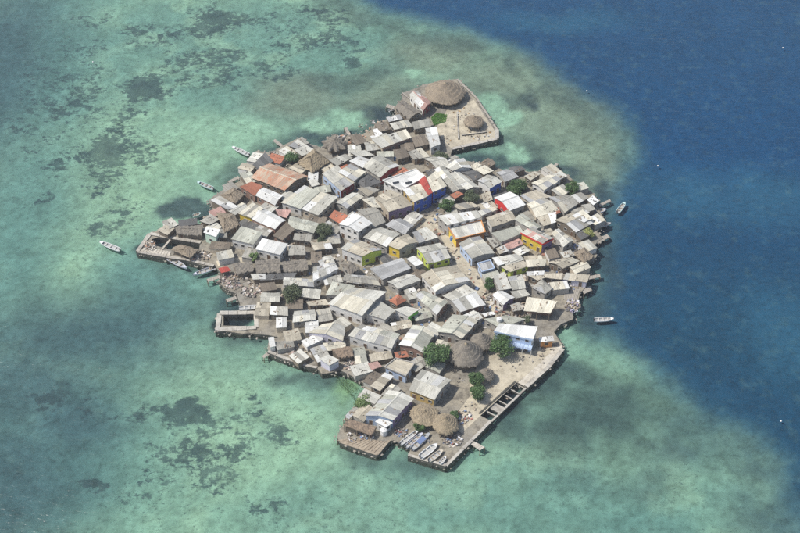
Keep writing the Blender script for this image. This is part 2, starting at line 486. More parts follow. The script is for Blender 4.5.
# water surface: clear sheet that tints what lies below and mirrors the sky on its ripples
m = bpy.data.materials.new('water'); m.use_nodes = True; t = m.node_tree
t.nodes.clear()
out = t.nodes.new('ShaderNodeOutputMaterial')
tr = t.nodes.new('ShaderNodeBsdfTransparent'); tr.inputs[0].default_value = (.90, .965, .965, 1)
gl = t.nodes.new('ShaderNodeBsdfGlossy'); gl.inputs['Roughness'].default_value = .28
fr = t.nodes.new('ShaderNodeFresnel'); fr.inputs[0].default_value = 1.33
mx = t.nodes.new('ShaderNodeMixShader')
p = wpos(t)
h1 = noise(t, mapv(t, p, (.22, .62, 1)), 1.0, 3, .55, .4)
h2 = noise(t, mapv(t, p, (.9, 1.8, 1)), 1.0, 2, .5)
h3 = noise(t, mapv(t, p, (.035, .06, 1)), 1.0, 2, .5)
hh = math_(t, 'ADD', math_(t, 'MULTIPLY', h1, 1.0), math_(t, 'MULTIPLY', h2, .35))
hh = math_(t, 'MULTIPLY', hh, math_(t, 'ADD', math_(t, 'MULTIPLY', h3, 1.2), .2))
bn = t.nodes.new('ShaderNodeBump'); bn.inputs['Strength'].default_value = 1; bn.inputs['Distance'].default_value = .43
t.links.new(hh, bn.inputs['Height'])
t.links.new(bn.outputs[0], gl.inputs['Normal']); t.links.new(bn.outputs[0], fr.inputs['Normal'])
t.links.new(fr.outputs[0], mx.inputs[0]); t.links.new(tr.outputs[0], mx.inputs[1]); t.links.new(gl.outputs[0], mx.inputs[2])
t.links.new(mx.outputs[0], out.inputs[0])
MATS['water'] = m
tag(link('sea_water', mesh('sea_water', [(-4000, -4000, 0), (4000, -4000, 0), (4000, 4000, 0), (-4000, 4000, 0)], [(0, 1, 2, 3)]), 'water'),
    'rippled clear sea around the crowded islet', 'sea', kind='structure')

# ================================================================== ISLAND GROUND
OUT = [(137, 252), (150, 234), (160, 229), (166, 223), (182, 224), (203, 224), (203, 218), (214, 212), (211, 205), (209, 200), (220, 192), (229, 186), (240, 181), (240, 172), (245, 165),
       (252, 158), (256, 151), (268, 152), (276, 150), (288, 143), (301, 137), (310, 144), (322, 148), (326, 141), (334, 134), (344, 137), (350, 134), (360, 135), (372, 129), (376, 123), (388, 119), (396, 114), (394, 108),
       (402, 99), (402, 93), (409, 91), (424, 84), (457, 79), (464, 84), (476, 99), (497, 130), (497, 139), (452, 150), (450, 158), (462, 160), (478, 163), (492, 165), (506, 171), (518, 168),
       (528, 172), (542, 171), (550, 168), (566, 174), (578, 184), (586, 188), (594, 194), (598, 201), (600, 212), (606, 221), (597, 232), (603, 238), (594, 246), (597, 256), (588, 266),
       (590, 275), (587, 286), (580, 293), (578, 302), (571, 308), (573, 319), (561, 324), (554, 332), (562, 344), (563, 350), (548, 368), (526, 387), (515, 381.5), (478.5, 414.5), (491, 421), (472, 440), (446, 466),
       (408, 455), (411, 449), (395, 440), (389, 441), (377, 455), (340, 442), (337, 437), (344, 424), (347, 416), (356, 412), (357, 404), (362, 394), (366, 385), (352, 376), (340, 370), (322, 374), (316, 367), (303, 365),
       (288, 361), (276, 355), (268, 352), (268, 343), (278, 337), (268, 335), (217, 331), (219, 313), (240, 310), (240, 304), (237, 294), (226, 289), (219, 283), (221, 274), (215, 266), (204, 266), (186, 260), (166, 257)]
pts = [at(x, y, GZ) for x, y in OUT]
# jitter in between so the shore is ragged
rag = []
for p, q in zip(pts, pts[1:] + pts[:1]):
    L = (q - p).length; n = max(1, int(L / 2.2)); d = (q - p).normalized(); nn = Vector((d.y, -d.x, 0))
    for k in range(n):
        s_ = .0 if k == 0 else random.uniform(-.28, .28)
        rag.append(p.lerp(q, k / n) + nn * s_)
def island(name, ring, z, zlow, mat, topmat=None):
    bm = bmesh.new()
    top = [bm.verts.new((p.x, p.y, z)) for p in ring]
    low = [bm.verts.new((p.x, p.y, zlow)) for p in ring]
    f = bm.faces.new(top)
    n = len(ring)
    for i in range(n):
        bm.faces.new((top[i], low[i], low[(i + 1) % n], top[(i + 1) % n]))
    bmesh.ops.recalc_face_normals(bm, faces=bm.faces)
    bmesh.ops.triangulate(bm, faces=[x for x in bm.faces if len(x.verts) > 4], ngon_method='EAR_CLIP')
    me_ = bpy.data.meshes.new(name); bm.to_mesh(me_); bm.free()
    return link(name, me_, mat)
POOLS = [[(223.5, 315), (254.5, 314.5), (254.5, 326.5), (223.5, 325.5)], [(152, 239), (160, 237), (200, 244), (199, 250), (172, 250), (153, 245)]]
g = island('island_ground', rag, GZ, -3.2, 'ground')
tag(g, 'bare sandy and concrete ground of the islet between houses', 'ground', kind='structure')
# the two walled pools are cut out of the ground
for pl in POOLS:
    cut = island('cut', [at(x, y, GZ) for x, y in pl], 3, -6, 'ground')
    md = g.modifiers.new('pool', 'BOOLEAN'); md.object = cut; md.operation = 'DIFFERENCE'; md.solver = 'EXACT'
    dg = bpy.context.evaluated_depsgraph_get()
    nm_ = bpy.data.meshes.new_from_object(g.evaluated_get(dg))
    g.modifiers.clear(); g.data = nm_
    bpy.data.objects.remove(cut)
while len(g.data.materials) < 2: g.data.materials.append(MATS['darkstone'])
g.data.materials[0] = MATS['ground']; g.data.materials[1] = MATS['darkstone']
for p in g.data.polygons: p.material_index = 0 if p.normal.z > .5 else 1

def patch(name, quad, mat, lab, cat, z=GZ + .012, tile='P'):
    ps = [w2(tile, q, z) for q in quad]
    o = link(name, mesh(name, ps, [tuple(range(len(ps)))]), mat)
    if o.data.polygons[0].normal.z < 0:
        o.data.flip_normals()
    return tag(o, lab, cat, kind='structure')
patch('sand_yard', [(486, 352), (505, 352), (530, 352), (552, 346), (560, 347), (545, 365), (517, 382), (481, 415), (462, 433), (452, 428), (458, 412), (470, 396), (470, 380), (478, 366)], 'sandyard', 'open sandy square between the huts and the quay', 'yard')
patch('quay_paving', [(562.5, 345), (562.5, 350), (547, 368), (526, 386.5), (518, 382.5), (540, 363), (554, 348)], 'quay', 'pale concrete quay edge running past the fish pens', 'quay', GZ + .02)
patch('terrace_paving', [(436, 128), (448, 108), (462, 104), (474, 100), (495, 131), (495, 138), (451, 148), (442, 140)], 'sandyard', 'beige paved terrace under the round kiosk', 'terrace')
patch('alley_paving', [(432, 222), (441, 221), (472, 261), (489, 295), (506, 309), (496, 315), (472, 291), (459, 269)], 'sandyard', 'narrow tan alley running between house rows', 'alley')
patch('courtyard_paving', [(415, 224), (428, 216), (437, 214), (437, 226), (430, 236), (417, 232)], 'sandyard', 'small tan courtyard below the blue two-storey house', 'courtyard', GZ + .02)
patch('path_paving', [(216, 261), (250, 256), (262, 260), (240, 263), (218, 266)], 'sandyard', 'short tan footpath below the white-walled houses', 'path')

# low walls: coping blocks along the built edges, each block its own piece
def seawall(line, lab, w=.9, z0=-3.0, z1=GZ + .28, mat='coping', step=3.4, cat='sea wall', group=None):
    ps = [at(x, y, GZ) for x, y in line]
    root = empty('sea_wall', (ps[0].x, ps[0].y, 0))
    tag(root, lab, cat, group)
    for p, q in zip(ps, ps[1:]):
        L = (q - p).length; n = max(1, round(L / step))
        for k in range(n):
            a, b2 = p.lerp(q, k / n + .004), p.lerp(q, (k + 1) / n - .004)
            mb = MB().bar(a, b2, w * random.uniform(.85, 1.1), z0, z1 + random.uniform(-.08, .08))
            o_ = mb.build('wall_block', [mat, 'darkstone'], root, origin=(ps[0].x, ps[0].y, 0))
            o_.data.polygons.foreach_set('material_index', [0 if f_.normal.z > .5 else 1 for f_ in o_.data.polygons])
seawall([(563, 349), (548, 367.5), (526, 387)], 'pale concrete sea wall between white veranda house and fish pens', 1.3)
seawall([(526, 387), (491, 421)], 'thin concrete outer wall of the black fish pens', .6, z0=-.5, z1=.6)
seawall([(491, 421), (472, 440), (446, 466)], 'long straight concrete sea wall between fish pens and boats', 1.0)
seawall([(446, 466), (408, 455)], 'short sea wall in front of the beached boats', .9)
seawall([(515.5, 381.5), (479, 414)], 'dark inner wall of the black fish pens', .5, mat='darkstone')
for k, (a, b2) in enumerate([((515.5 - 6.1 * q, 381.7 + 5.45 * q), (525.5 - 5.75 * q, 387 + 5.6 * q)) for q in range(7)]):
    seawall([a, b2], 'concrete cross wall dividing the black fish pens', 2.6 if k == 4 else .35, z0=-.35, z1=.3, cat='cross wall', group='cross walls of the fish pens', step=9)
seawall([(217.5, 331), (219.5, 313.5), (256, 313), (256.5, 328), (217.5, 330)], 'pale stone rim around the dark rectangular pool', 1.5, step=2.6)
seawall([(137.5, 252), (166, 257), (186, 260), (214, 266)], 'stone edge of the platform with two moored grey boats', 1.0)
seawall([(137.5, 252), (150, 234), (160, 236), (201, 243)], 'whitish wall around the platform pool beside thatched shelter', 1.3)
seawall([(497, 130), (497, 139), (452, 149.5)], 'grey concrete edge of the terrace below the round kiosk', 1.2)
seawall([(457, 79.5), (476, 98), (497, 130)], 'dark sloping sea wall beside the big conical hut terrace', .8, mat='greywood')
seawall([(457, 114), (458.5, 140)], 'low grey garden wall dividing the kiosk terrace', .35, GZ - .1, GZ + .6, step=4, cat='garden wall')
seawall([(462, 136), (486, 133)], 'low kerb wall along the kiosk terrace edge', .35, GZ - .1, GZ + .5, step=4, cat='garden wall')
seawall([(402, 93), (424, 112)], 'thin dark wall beside the pink-roofed shed', .5, mat='greywood')
seawall([(340, 442), (377, 455), (389, 441)], 'rim of the low deck below the pale grey house', .7, mat='dirtdeck')
seawall([(268, 352), (276, 355), (303, 365), (317, 368)], 'curving stone edge beside the white cube hut', .9)

# ================================================================== HOUSES
def frame_mesh(w, h, nm):
    mb = MB()
    t_, d = .09, .07
    for (x0, x1, z0, z1) in ((-w / 2, w / 2, 0, t_), (-w / 2, w / 2, h - t_, h), (-w / 2, -w / 2 + t_, t_, h - t_), (w / 2 - t_, w / 2, t_, h - t_)):
        mb.prism([(x0, -d), (x1, -d), (x1, .02), (x0, .02)], z0, z1)
    return mesh(nm, mb.v, mb.f)
def slab_mesh(w, h, d, nm):
    mb = MB().prism([(-w / 2, -d), (w / 2, -d), (w / 2, .02), (-w / 2, .02)], 0, h)
    return mesh(nm, mb.v, mb.f)
WF, WP = frame_mesh(1.15, 1.1, 'window_frame'), slab_mesh(.97, .92, .02, 'window_pane')
DF, DP = frame_mesh(1.1, 2.1, 'door_frame'), slab_mesh(.92, 1.95, .03, 'door_leaf')
for me_, k in ((WF, 'frame'), (WP, 'pane'), (DF, 'frame'), (DP, 'door')):
    me_.materials.append(MATS[k])

def grid_pts(q, nu, nv):
    a, b2, c_, d = q
    return [[(a.lerp(b2, i / nu)).lerp(d.lerp(c_, i / nu), j / nv) for i in range(nu + 1)] for j in range(nv + 1)]
def sheets(q, org, mat, parent, wide=1.9, long=4.4):
    """roofing sheets laid on the slope q (eave a-b, ridge d-c), each its own piece"""
    a, b2, c_, d = q
    n = (b2 - a).cross(d - a).normalized()
    if n.z < 0: n = -n
    nu = max(1, round(((b2 - a).length + (c_ - d).length) / 2 / wide))
    nv = max(1, round(((d - a).length + (c_ - b2).length) / 2 / long))
    us = [0] + [(i + random.uniform(-.22, .22)) / nu for i in range(1, nu)] + [1]
    vs_ = [0] + [(j + random.uniform(-.2, .2)) / nv for j in range(1, nv)] + [1]
    g_ = [[a.lerp(b2, u_).lerp(d.lerp(c_, u_), v_) for u_ in us] for v_ in vs_]
    for j in range(nv):
        for i in range(nu):
            p = [g_[j][i], g_[j][i + 1], g_[j + 1][i + 1], g_[j + 1][i]]
            cen = (p[0] + p[1] + p[2] + p[3]) / 4
            lift = .05 + .045 * j
            tilt = random.uniform(-.035, .035); tl2 = random.uniform(0, .05)
            top = []
            sl_ = random.uniform(-.10, .12) if j == 0 else 0
            for k, v in enumerate(p):
                v = v + (v - cen) * (.006 if (k in (0, 3)) == ((i + j) % 2 == 0) else -.006)
                if k in (0, 1) : v = v + (p[0] - p[3]).normalized() * (sl_ + (.12 if j else 0))
                top.append(v + n * (lift + tilt * (1 if k in (0, 3) else -1) + (tl2 if k in (0, 1) else 0)) - org)
            low = [v - n * .035 for v in top]
            w_ = (p[1] - p[0]).length; l_ = (p[3] - p[0]).length
            u0 = random.uniform(0, 30)
            uv = [(u0, u0), (u0 + w_, u0), (u0 + w_, u0 + l_), (u0, u0 + l_)] * 2
            me_ = mesh('roof_sheet', top + low, [(0, 1, 2, 3), (7, 6, 5, 4), (0, 4, 5, 1), (1, 5, 6, 2), (2, 6, 7, 3), (3, 7, 4, 0)], uv)
            mt_ = mat if not callable(mat) else mat()
            if mt_ in ('grey', 'pale', 'greygreen', 'weathered', 'tan', 'cream') and random.random() < .19:
                mt_ = random.choice(('white', 'white', 'white', 'pale', 'lilac', 'lilac', 'weathered', 'cream', 'cream'))
            link('roof_sheet', me_, mt_, parent)
def thatch_slope(q, org, mat, parent, name='thatch'):
    a, b2, c_, d = q
    nu = max(6, int((b2 - a).length / .45)); nv = max(5, int((d - a).length / .45))
    g_ = grid_pts(q, nu, nv)
    n = (b2 - a).cross(d - a).normalized()
    if n.z < 0: n = -n
    V_, UV_, F_ = [], [], []
    down = (a - d).normalized()
    for j in range(nv + 1):
        for i in range(nu + 1):
            o_ = n * random.uniform(.02, .24) + (down * random.uniform(-.15, .45) if j == 0 else Vector())
            V_.append(g_[j][i] + o_ - org); UV_.append((i * .45, j * .45))
    for j in range(nv):
        for i in range(nu):
            k = j * (nu + 1) + i
            F_.append((k, k + 1, k + nu + 2, k + nu + 1))
    m0 = len(V_)
    for i in range(nu + 1):
        V_.append(V_[i] + down * random.uniform(.02, .3) - n * .3); UV_.append((i * .45, -.4))
    for i in range(nu):
        F_.append((m0 + i, m0 + i + 1, i + 1, i))
    link(name, mesh(name, V_, F_, UV_), mat, parent)

HOUSES = []
def house(label, tile, quad, h=3.0, kind='gable', roof='grey', walls='concrete', ridge='x', t=.5, rise=None, cat='house', wins=True, posts=False,
          group=None, over=.3, base=None, name=None, wide=1.9, patchy=None):
    z0 = GZ if base is None else base
    zc = z0 + h
    pix = None if tile == 'world' else [tp(tile, q) for q in quad]
    c0 = [Vector((q[0], q[1], zc)) for q in quad] if pix is None else [at(*p, zc) for p in pix]
    span = ((c0[0] - c0[3]).length + (c0[1] - c0[2]).length) / 2 if ridge == 'x' else ((c0[0] - c0[1]).length + (c0[2] - c0[3]).length) / 2
    if rise is None:
        rise = dict(gable=.15 * span, shed=.11 * span, flat=0, hip=.2 * span).get(kind)
    zs = [zc] * 4
    if kind == 'shed':
        zs = [zc + rise, zc + rise, zc, zc]
    c = [Vector((p.x, p.y, z)) for p, z in zip(c0, zs)] if pix is None else [at(*p, z) for p, z in zip(pix, zs)]
    area = sum(c[i].x * c[(i + 1) % 4].y - c[(i + 1) % 4].x * c[i].y for i in range(4))
    if area < 0:
        c = [c[1], c[0], c[3], c[2]]
        if ridge == 'y': t = 1 - t
    cen = sum(c, Vector()) / 4
    org = Vector((cen.x, cen.y, z0))
    nm = name or cat.replace(' ', '_')
    root = tag(empty(nm, org), label, cat, group)
    # wall ring, set in from the eaves
    win_ = []
    for v in c:
        d = Vector((cen.x - v.x, cen.y - v.y, 0)); L = d.length
        win_.append(v + d * min(.3, over * 1.4 / max(L, .1)))
    wc = walls if isinstance(walls, dict) else dict(all=walls)
    names = []
    V_, F_, M_ = [], [], []
    if kind == 'gable':
        if ridge == 'x': rp = [c[3].lerp(c[0], t), c[2].lerp(c[1], t)]           # ridge parallel to a-b
        else: rp = [c[0].lerp(c[1], t), c[3].lerp(c[2], t)]
        rp = [Vector((p.x, p.y, zc + rise)) for p in rp]
    fascia = wc.get('top')
    for i in range(4):
        p, q = win_[i], win_[(i + 1) % 4]
        nrm = Vector((q.y - p.y, -(q.x - p.x), 0)).normalized()
        key = wc.get('L' if nrm.x < 0 else 'R') if nrm.y < .15 else None
        key = key or wc.get('all', 'concrete')
        if key not in names: names.append(key)
        gabled = kind == 'gable' and ((ridge == 'x' and i in (1, 3)) or (ridge == 'y' and i in (0, 2)))
        k = len(V_)
        zt = -.06 if kind != 'flat' else .0
        V_ += [Vector((p.x, p.y, z0 - .3)), Vector((q.x, q.y, z0 - .3)), Vector((q.x, q.y, q.z + zt)), Vector((p.x, p.y, p.z + zt))]
        if gabled:
            r = rp[0] if (ridge == 'x' and i == 3) or (ridge == 'y' and i == 0) else rp[1]
            e = p.lerp(q, ((r - p).dot(q - p)) / max((q - p).length_squared, .01))
            V_.append(Vector((e.x, e.y, zc + rise - .1)))
            F_.append((k, k + 1, k + 2, k + 4, k + 3))
        else:
            F_.append((k, k + 1, k + 2, k + 3))
        M_.append(names.index(key))
        # openings on walls that face the camera's half of the world
        Lw = (q - p).length
        if wins and nrm.y < .15 and Lw > 1.8 and not posts:
            floors = 2 if h > 4.7 else 1
            ang = math.atan2(q.y - p.y, q.x - p.x)
            for fl in range(floors):
                nn = max(1, int(Lw / (2.3 if wins is True else wins)))
                dr = random.randrange(nn) if fl == 0 and nn > 1 else -1
                for k2 in range(nn):
                    if h < 2.4 and k2 != dr: continue
                    pos = p.lerp(q, (k2 + .5) / nn)
                    zb_ = z0 + fl * h / 2 + (.02 if k2 == dr else min(1.1, h / floors - 1.45) if h > 2.5 else .9)
                    loc = Vector((pos.x, pos.y, zb_)) - org + nrm * .004
                    o1 = link('door' if k2 == dr else 'window', DF if k2 == dr else WF, (), root)
                    o1.location = loc; o1.rotation_euler = (0, 0, ang)
                    link('door_leaf' if k2 == dr else 'pane', DP if k2 == dr else WP, (), o1)
    if not posts:
        link('wall', mesh('wall', [v - org for v in V_], F_, mi=M_), ['w_' + k for k in names], root)
    else:
        for i in range(4):
            for s_ in ((0,) if Vector(win_[i] - win_[(i + 1) % 4]).length < 4 else (0, .5)):
                p = win_[i].lerp(win_[(i + 1) % 4], s_)
                MB().box((p.x, p.y), .22, .22, z0 - .3, p.z + .1).build('post', 'timber' if posts is True else posts, root, origin=org)
        # closed back room under the far half
        ring = [win_[i].lerp(cen, .08) for i in range(4)]
        far = sorted(range(4), key=lambda i: -ring[i].y)[:2]
        back = [ring[i].lerp(cen, 0) if i in far else ring[i].lerp(max((ring[j] for j in far), key=lambda v: -(v - ring[i]).length), .45) for i in range(4)]
        MB().prism([(v.x, v.y) for v in back], z0 - .2, min(v.z for v in win_) - .15).build('wall', 'w_' + wc.get('all', 'concrete'), root, origin=org)
    # roof
    that = roof.startswith('thatch')
    def deck(polys, thick=.09):
        V2, F2 = [], []
        for pl in polys:
            k = len(V2); nu, nv = 5, 4
            g_ = grid_pts(pl, nu, nv); m_ = (nu + 1) * (nv + 1)
            top = [g_[j][i] - org for j in range(nv + 1) for i in range(nu + 1)]
            V2 += top + [v - Vector((0, 0, thick)) for v in top]
            for j in range(nv):
                for i in range(nu):
                    a_ = k + j * (nu + 1) + i
                    F2 += [(a_, a_ + 1, a_ + nu + 2, a_ + nu + 1), (a_ + m_, a_ + m_ + nu + 1, a_ + m_ + nu + 2, a_ + m_ + 1)]
            for i in range(nu):
                F2 += [(k + i, k + m_ + i, k + m_ + i + 1, k + i + 1)]
                e_ = k + nv * (nu + 1) + i
                F2 += [(e_ + 1, e_ + 1 + m_, e_ + m_, e_)]
            for j in range(nv):
                a_ = k + j * (nu + 1); b_ = a_ + nu
                F2 += [(a_ + nu + 1, a_ + nu + 1 + m_, a_ + m_, a_), (b_, b_ + m_, b_ + m_ + nu + 1, b_ + nu + 1)]
        return link('roof', mesh('roof', V2, F2), 'underside' if not that else 'thatchbrown', root)
    if kind == 'gable':
        if ridge == 'x': sl_ = [(c[0], c[1], rp[1], rp[0]), (c[2], c[3], rp[0], rp[1])]
        else: sl_ = [(c[1], c[2], rp[1], rp[0]), (c[3], c[0], rp[0], rp[1])]
    elif kind == 'shed':
        sl_ = [(c[2], c[3], c[0], c[1])]
    elif kind == 'hip':
        ins = .34
        if ridge == 'x': r1, r2 = c[3].lerp(c[0], .5).lerp(c[2].lerp(c[1], .5), ins), c[3].lerp(c[0], .5).lerp(c[2].lerp(c[1], .5), 1 - ins)
        else: r1, r2 = c[0].lerp(c[1], .5).lerp(c[3].lerp(c[2], .5), ins), c[0].lerp(c[1], .5).lerp(c[3].lerp(c[2], .5), 1 - ins)
        r1.z = r2.z = zc + rise
        if ridge == 'x': sl_ = [(c[0], c[1], r2, r1), (c[1], c[2], r2, r2), (c[2], c[3], r1, r2), (c[3], c[0], r1, r1)]
        else: sl_ = [(c[0], c[1], r1, r1), (c[1], c[2], r2, r1), (c[2], c[3], r2, r2), (c[3], c[0], r1, r2)]
    else:
        sl_ = [tuple(c)]
    rf = deck(sl_, .22 if kind == 'flat' else .09)
    if that:
        for s in sl_: thatch_slope(s, org, roof, rf)
    else:
        mm = roof if not patchy else (lambda: random.choice(patchy))
        for s in sl_: sheets(s, org, mm, rf, wide)
        if kind == 'gable':
            d = (rp[1] - rp[0]).normalized(); nn = Vector((-d.y, d.x, 0)) * .22
            V2 = []
            for p in (rp[0] - d * .1, rp[1] + d * .1):
                V2 += [p - nn + Vector((0, 0, .05)) - org, p + Vector((0, 0, .17)) - org, p + nn + Vector((0, 0, .05)) - org]
            link('ridge_cap', mesh('ridge_cap', V2, [(0, 1, 4, 3), (1, 2, 5, 4)], [(0, 0), (0, .3), (0, .6), (5, 0), (5, .3), (5, .6)]), roof if roof != 'beigerust' else 'tan', rf)
    if kind == 'flat':
        for i in range(4):
            p, q = c[i], c[(i + 1) % 4]
            d = (q - p).normalized() * .13
            nin = Vector((-(q - p).y, (q - p).x, 0)).normalized() * .13
            MB().bar(p + d * .0 + nin, q - d * 2 + nin, .25, zc - .05, zc + .42).build('parapet', 'w_' + (fascia or wc.get('all', 'concrete')), root, origin=org)
    elif fascia:
        for i in range(4):
            p, q = c[i], c[(i + 1) % 4]
            nrm = Vector((q.y - p.y, -(q.x - p.x), 0)).normalized()
            if nrm.y < .15 and abs(p.z - q.z) < .05:
                MB().bar(p + nrm * .06, q + nrm * .06, .1, zc - .55, zc + .06).build('fascia_board', 'w_' + fascia, root, origin=org)
    # stones, planks and tyres that hold the sheets down
    if not that and kind != 'flat' and random.random() < .75:
        mb = MB()
        for k in range(random.randint(2, 6)):
            s = random.choice(sl_); p = s[0].lerp(s[1], random.uniform(.12, .88)).lerp(s[3].lerp(s[2], random.uniform(.12, .88)), random.uniform(.1, .85))
            mb.box((p.x, p.y), random.choice((.25, .35, .9)), random.uniform(.12, .3), p.z + .02, p.z + random.uniform(.16, .32), random.uniform(0, 3))
        tag(mb.build('roof_weights', random.choice(('timber', 'rock', 'underside')), rf, origin=org), kind='stuff')
    HOUSES.append((root, c, z0, zc))
    return root
def shack(label, tile, quad, h=2.5, **k):
    a = (label, tile, quad, h)
    k.setdefault('cat', 'shack'); k.setdefault('kind', 'shed'); k.setdefault('walls', 'wood')
    return house(*a, **k)
# ---- western houses
house('house with tan pyramid thatch roof beside a leafy tree', 'W3', [(450, 285), (560, 195), (665, 275), (550, 350)], 2.6, 'hip', 'thatchtan', 'wood', rise=3.0, ridge='x')
shack('small pale sheet roof touching the tan pyramid thatch', 'W3', [(425, 200), (505, 165), (575, 205), (480, 240)], roof='pale')
shack('brownish lean-to on the shore behind the tan pyramid thatch', 'W3', [(390, 172), (480, 110), (530, 155), (440, 190)], roof='weathered')
house('broad beige sheet roof with rust-red patches', 'W3', [(265, 290), (520, 375), (365, 470), (140, 385)], 3.0, 'gable', 'beigerust', 'wood', rise=1.5)
shack('dark tarpaper shack beside two moored boats', 'W3', [(150, 300), (235, 215), (290, 275), (195, 335)], roof='dark')
house('low house with faded red roof beside white sheet roof', 'W4', [(65, 45), (145, 10), (218, 38), (165, 108)], 3.0, 'shed', 'rust', 'brick')
house('plain white sheet roof between red roof and grey gables', 'W4', [(225, 50), (355, 105), (300, 170), (170, 105)], 3.0, 'gable', 'white', 'brick', rise=.7)
house('house with yellow wall and cream roof', 'W4', [(150, 150), (225, 190), (140, 255), (55, 225)], 3.6, 'shed', 'cream', dict(all='white', L='yellow', R='yellow'), rise=.5)
house('wide white roof joined to the yellow-walled house', 'W4', [(225, 188), (375, 270), (300, 330), (137, 257)], 3.3, 'gable', 'white', dict(all='brick', L='brick', R='brick'), rise=.8, t=.6)
house('white-walled house with row of dark windows, grey roof', 'W4', [(75, 308), (222, 350), (155, 432), (5, 395)], 3.6, 'shed', 'greygreen', 'white', rise=.6)
house('white-walled house with glaring white roof and dark windows', 'W4', [(215, 388), (387, 425), (335, 500), (170, 460)], 3.4, 'shed', 'white', 'white', rise=.6)
house('wide grey sheet roof with bright white eave strip', 'W4', [(495, 35), (600, 80), (470, 195), (340, 150)], 3.4, 'shed', 'greygreen', 'white', rise=.8)
house('grey sheet roof with cream eave beside a rust roof', 'W4', [(604, 80), (722, 112), (590, 235), (475, 195)], 3.2, 'shed', 'grey', 'beige', rise=.8, patchy=['grey', 'grey', 'cream'])
shack('small pinkish roof squeezed between white and grey roofs', 'W4', [(300, 195), (410, 200), (378, 252), (325, 240)], 2.6, roof='pink')
house('grey-green sheet roof below the wide grey roof', 'W4', [(400, 240), (605, 292), (560, 355), (385, 312)], 3.0, 'gable', 'greygreen', 'concrete')
shack('dark brown roof against the end of a white roof', 'W4', [(375, 280), (432, 330), (352, 402), (285, 372)], 2.6, roof='brown', walls='brick')
shack('tan patched roof in the dull trees', 'W4', [(530, 410), (655, 398), (685, 455), (560, 470)], 2.5, roof='tan', kind='gable')
shack('grey lean-to between dull trees and white house', 'W4', [(395, 430), (500, 440), (505, 500), (390, 500)], 2.3, roof='weathered')
shack('worn grey roof under the dull trees', 'W4', [(430, 355), (545, 365), (540, 415), (420, 400)], 2.5, roof='weathered')
shack('small rust-red roof above the tall white house', 'W4', [(695, 200), (790, 238), (730, 290), (660, 250)], 2.7, roof='rust')
house('narrow cream-and-grey roof above a rust-red roof', 'C1', [(35, 350), (150, 285), (222, 312), (112, 392)], 3.0, 'gable', 'pale', 'concrete', ridge='x')
house('grey roof with maroon wall below pale cream roof', 'P', [(322, 174), (337, 165), (356, 182), (341, 191)], 3.4, 'shed', 'grey', dict(all='concrete', R='maroon', L='lightblue'), rise=.5)
house('pale cream roof rising above maroon-walled house', 'P', [(338, 172), (350, 164), (366, 172), (354, 181)], 4.4, 'shed', 'cream', 'beige', rise=.4)
house('clean white roof beside wide grey roof with maroon wall', 'P', [(349, 161), (358.5, 156), (375, 161), (363, 168)], 3.6, 'shed', 'white', 'concrete', rise=.4)
house('wide grey roof with dark maroon wall near white flat building', 'P', [(363, 167), (380, 155), (400, 166), (380, 178)], 3.6, 'gable', 'grey', dict(all='concrete', R='maroon'), ridge='y')
house('dark grey hipped roof beside the white flat building', 'C1', [(165, 205), (255, 158), (345, 215), (235, 255)], 3.0, 'hip', 'dark', 'concrete')
house('dull beige roof below the dark hipped roof', 'C1', [(180, 255), (260, 245), (330, 265), (255, 310)], 2.8, 'shed', 'tan', 'concrete')
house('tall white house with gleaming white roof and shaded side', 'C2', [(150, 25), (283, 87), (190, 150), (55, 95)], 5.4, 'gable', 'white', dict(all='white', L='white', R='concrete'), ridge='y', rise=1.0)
# ---- the large coloured buildings
WHITE = house('white flat-roofed building with roof openings beside blue house', 'C1', [(350, 205), (570, 130), (640, 182), (478, 272)], 5.4, 'flat', 'white', dict(all='white', top='white'))
house('blue two-storey building with cream roof and dark windows', 'C1', [(482, 264), (600, 222), (668, 300), (560, 350)], 5.6, 'shed', 'cream', dict(all='white', L='ochre', R='blue'), rise=.4, ridge='y')
house('red stair block standing between two cream roofs', 'C1', [(590, 205), (632, 172), (684, 285), (655, 302)], 5.9, 'shed', 'red', dict(all='red', R='blue'), rise=.7)
house('blue-walled house with cream roof beside red stair block', 'C1', [(640, 192), (705, 140), (780, 242), (684, 282)], 5.6, 'shed', 'cream', dict(all='white', L='red', R='blue'), rise=.4)
house('beige two-part roof in front of the blue two-storey building', 'C1', [(295, 320), (400, 265), (555, 365), (390, 415)], 4.2, 'gable', 'tan', dict(all='beige', R='purple'), ridge='x', rise=1.0)
house('grey roof below the beige two-part roof', 'C1', [(180, 400), (300, 380), (370, 480), (285, 520)], 3.0, 'gable', 'weathered', 'concrete')
shack('patched roof with dark doorway between cream and beige roofs', 'C1', [(215, 330), (290, 310), (350, 385), (285, 385)], 2.6, roof='grey')
# ---- centre
house('house with lime-green side wall and beige roof', 'C2', [(170, 193), (352, 265), (215, 312), (72, 258)], 4.4, 'gable', 'tan', dict(all='white', L='white', R='lime'), ridge='x', rise=.8)
house('broad grey roof behind the lime-green side wall', 'C2', [(340, 115), (472, 160), (380, 248), (222, 182)], 3.2, 'gable', 'grey', 'concrete')
house('light grey roof touching the tan courtyard', 'C2', [(470, 55), (562, 105), (500, 165), (370, 100)], 3.0, 'gable', 'lilac', 'concrete')
house('tan gable roof with bright yellow end wall', 'C2', [(515, 160), (588, 215), (460, 265), (385, 235)], 4.0, 'gable', 'tan', dict(all='concrete', L='yellow', R='concrete'), ridge='x', rise=.9)
house('pale roof at the corner of the tan courtyard', 'C2', [(550, 150), (640, 112), (722, 182), (590, 222)], 3.0, 'shed', 'pale', 'concrete')
house('long grey sheet roof with white edge over an alley', 'C2', [(480, 320), (540, 390), (350, 465), (265, 390)], 3.2, 'shed', 'lilac', 'concrete', ridge='y')
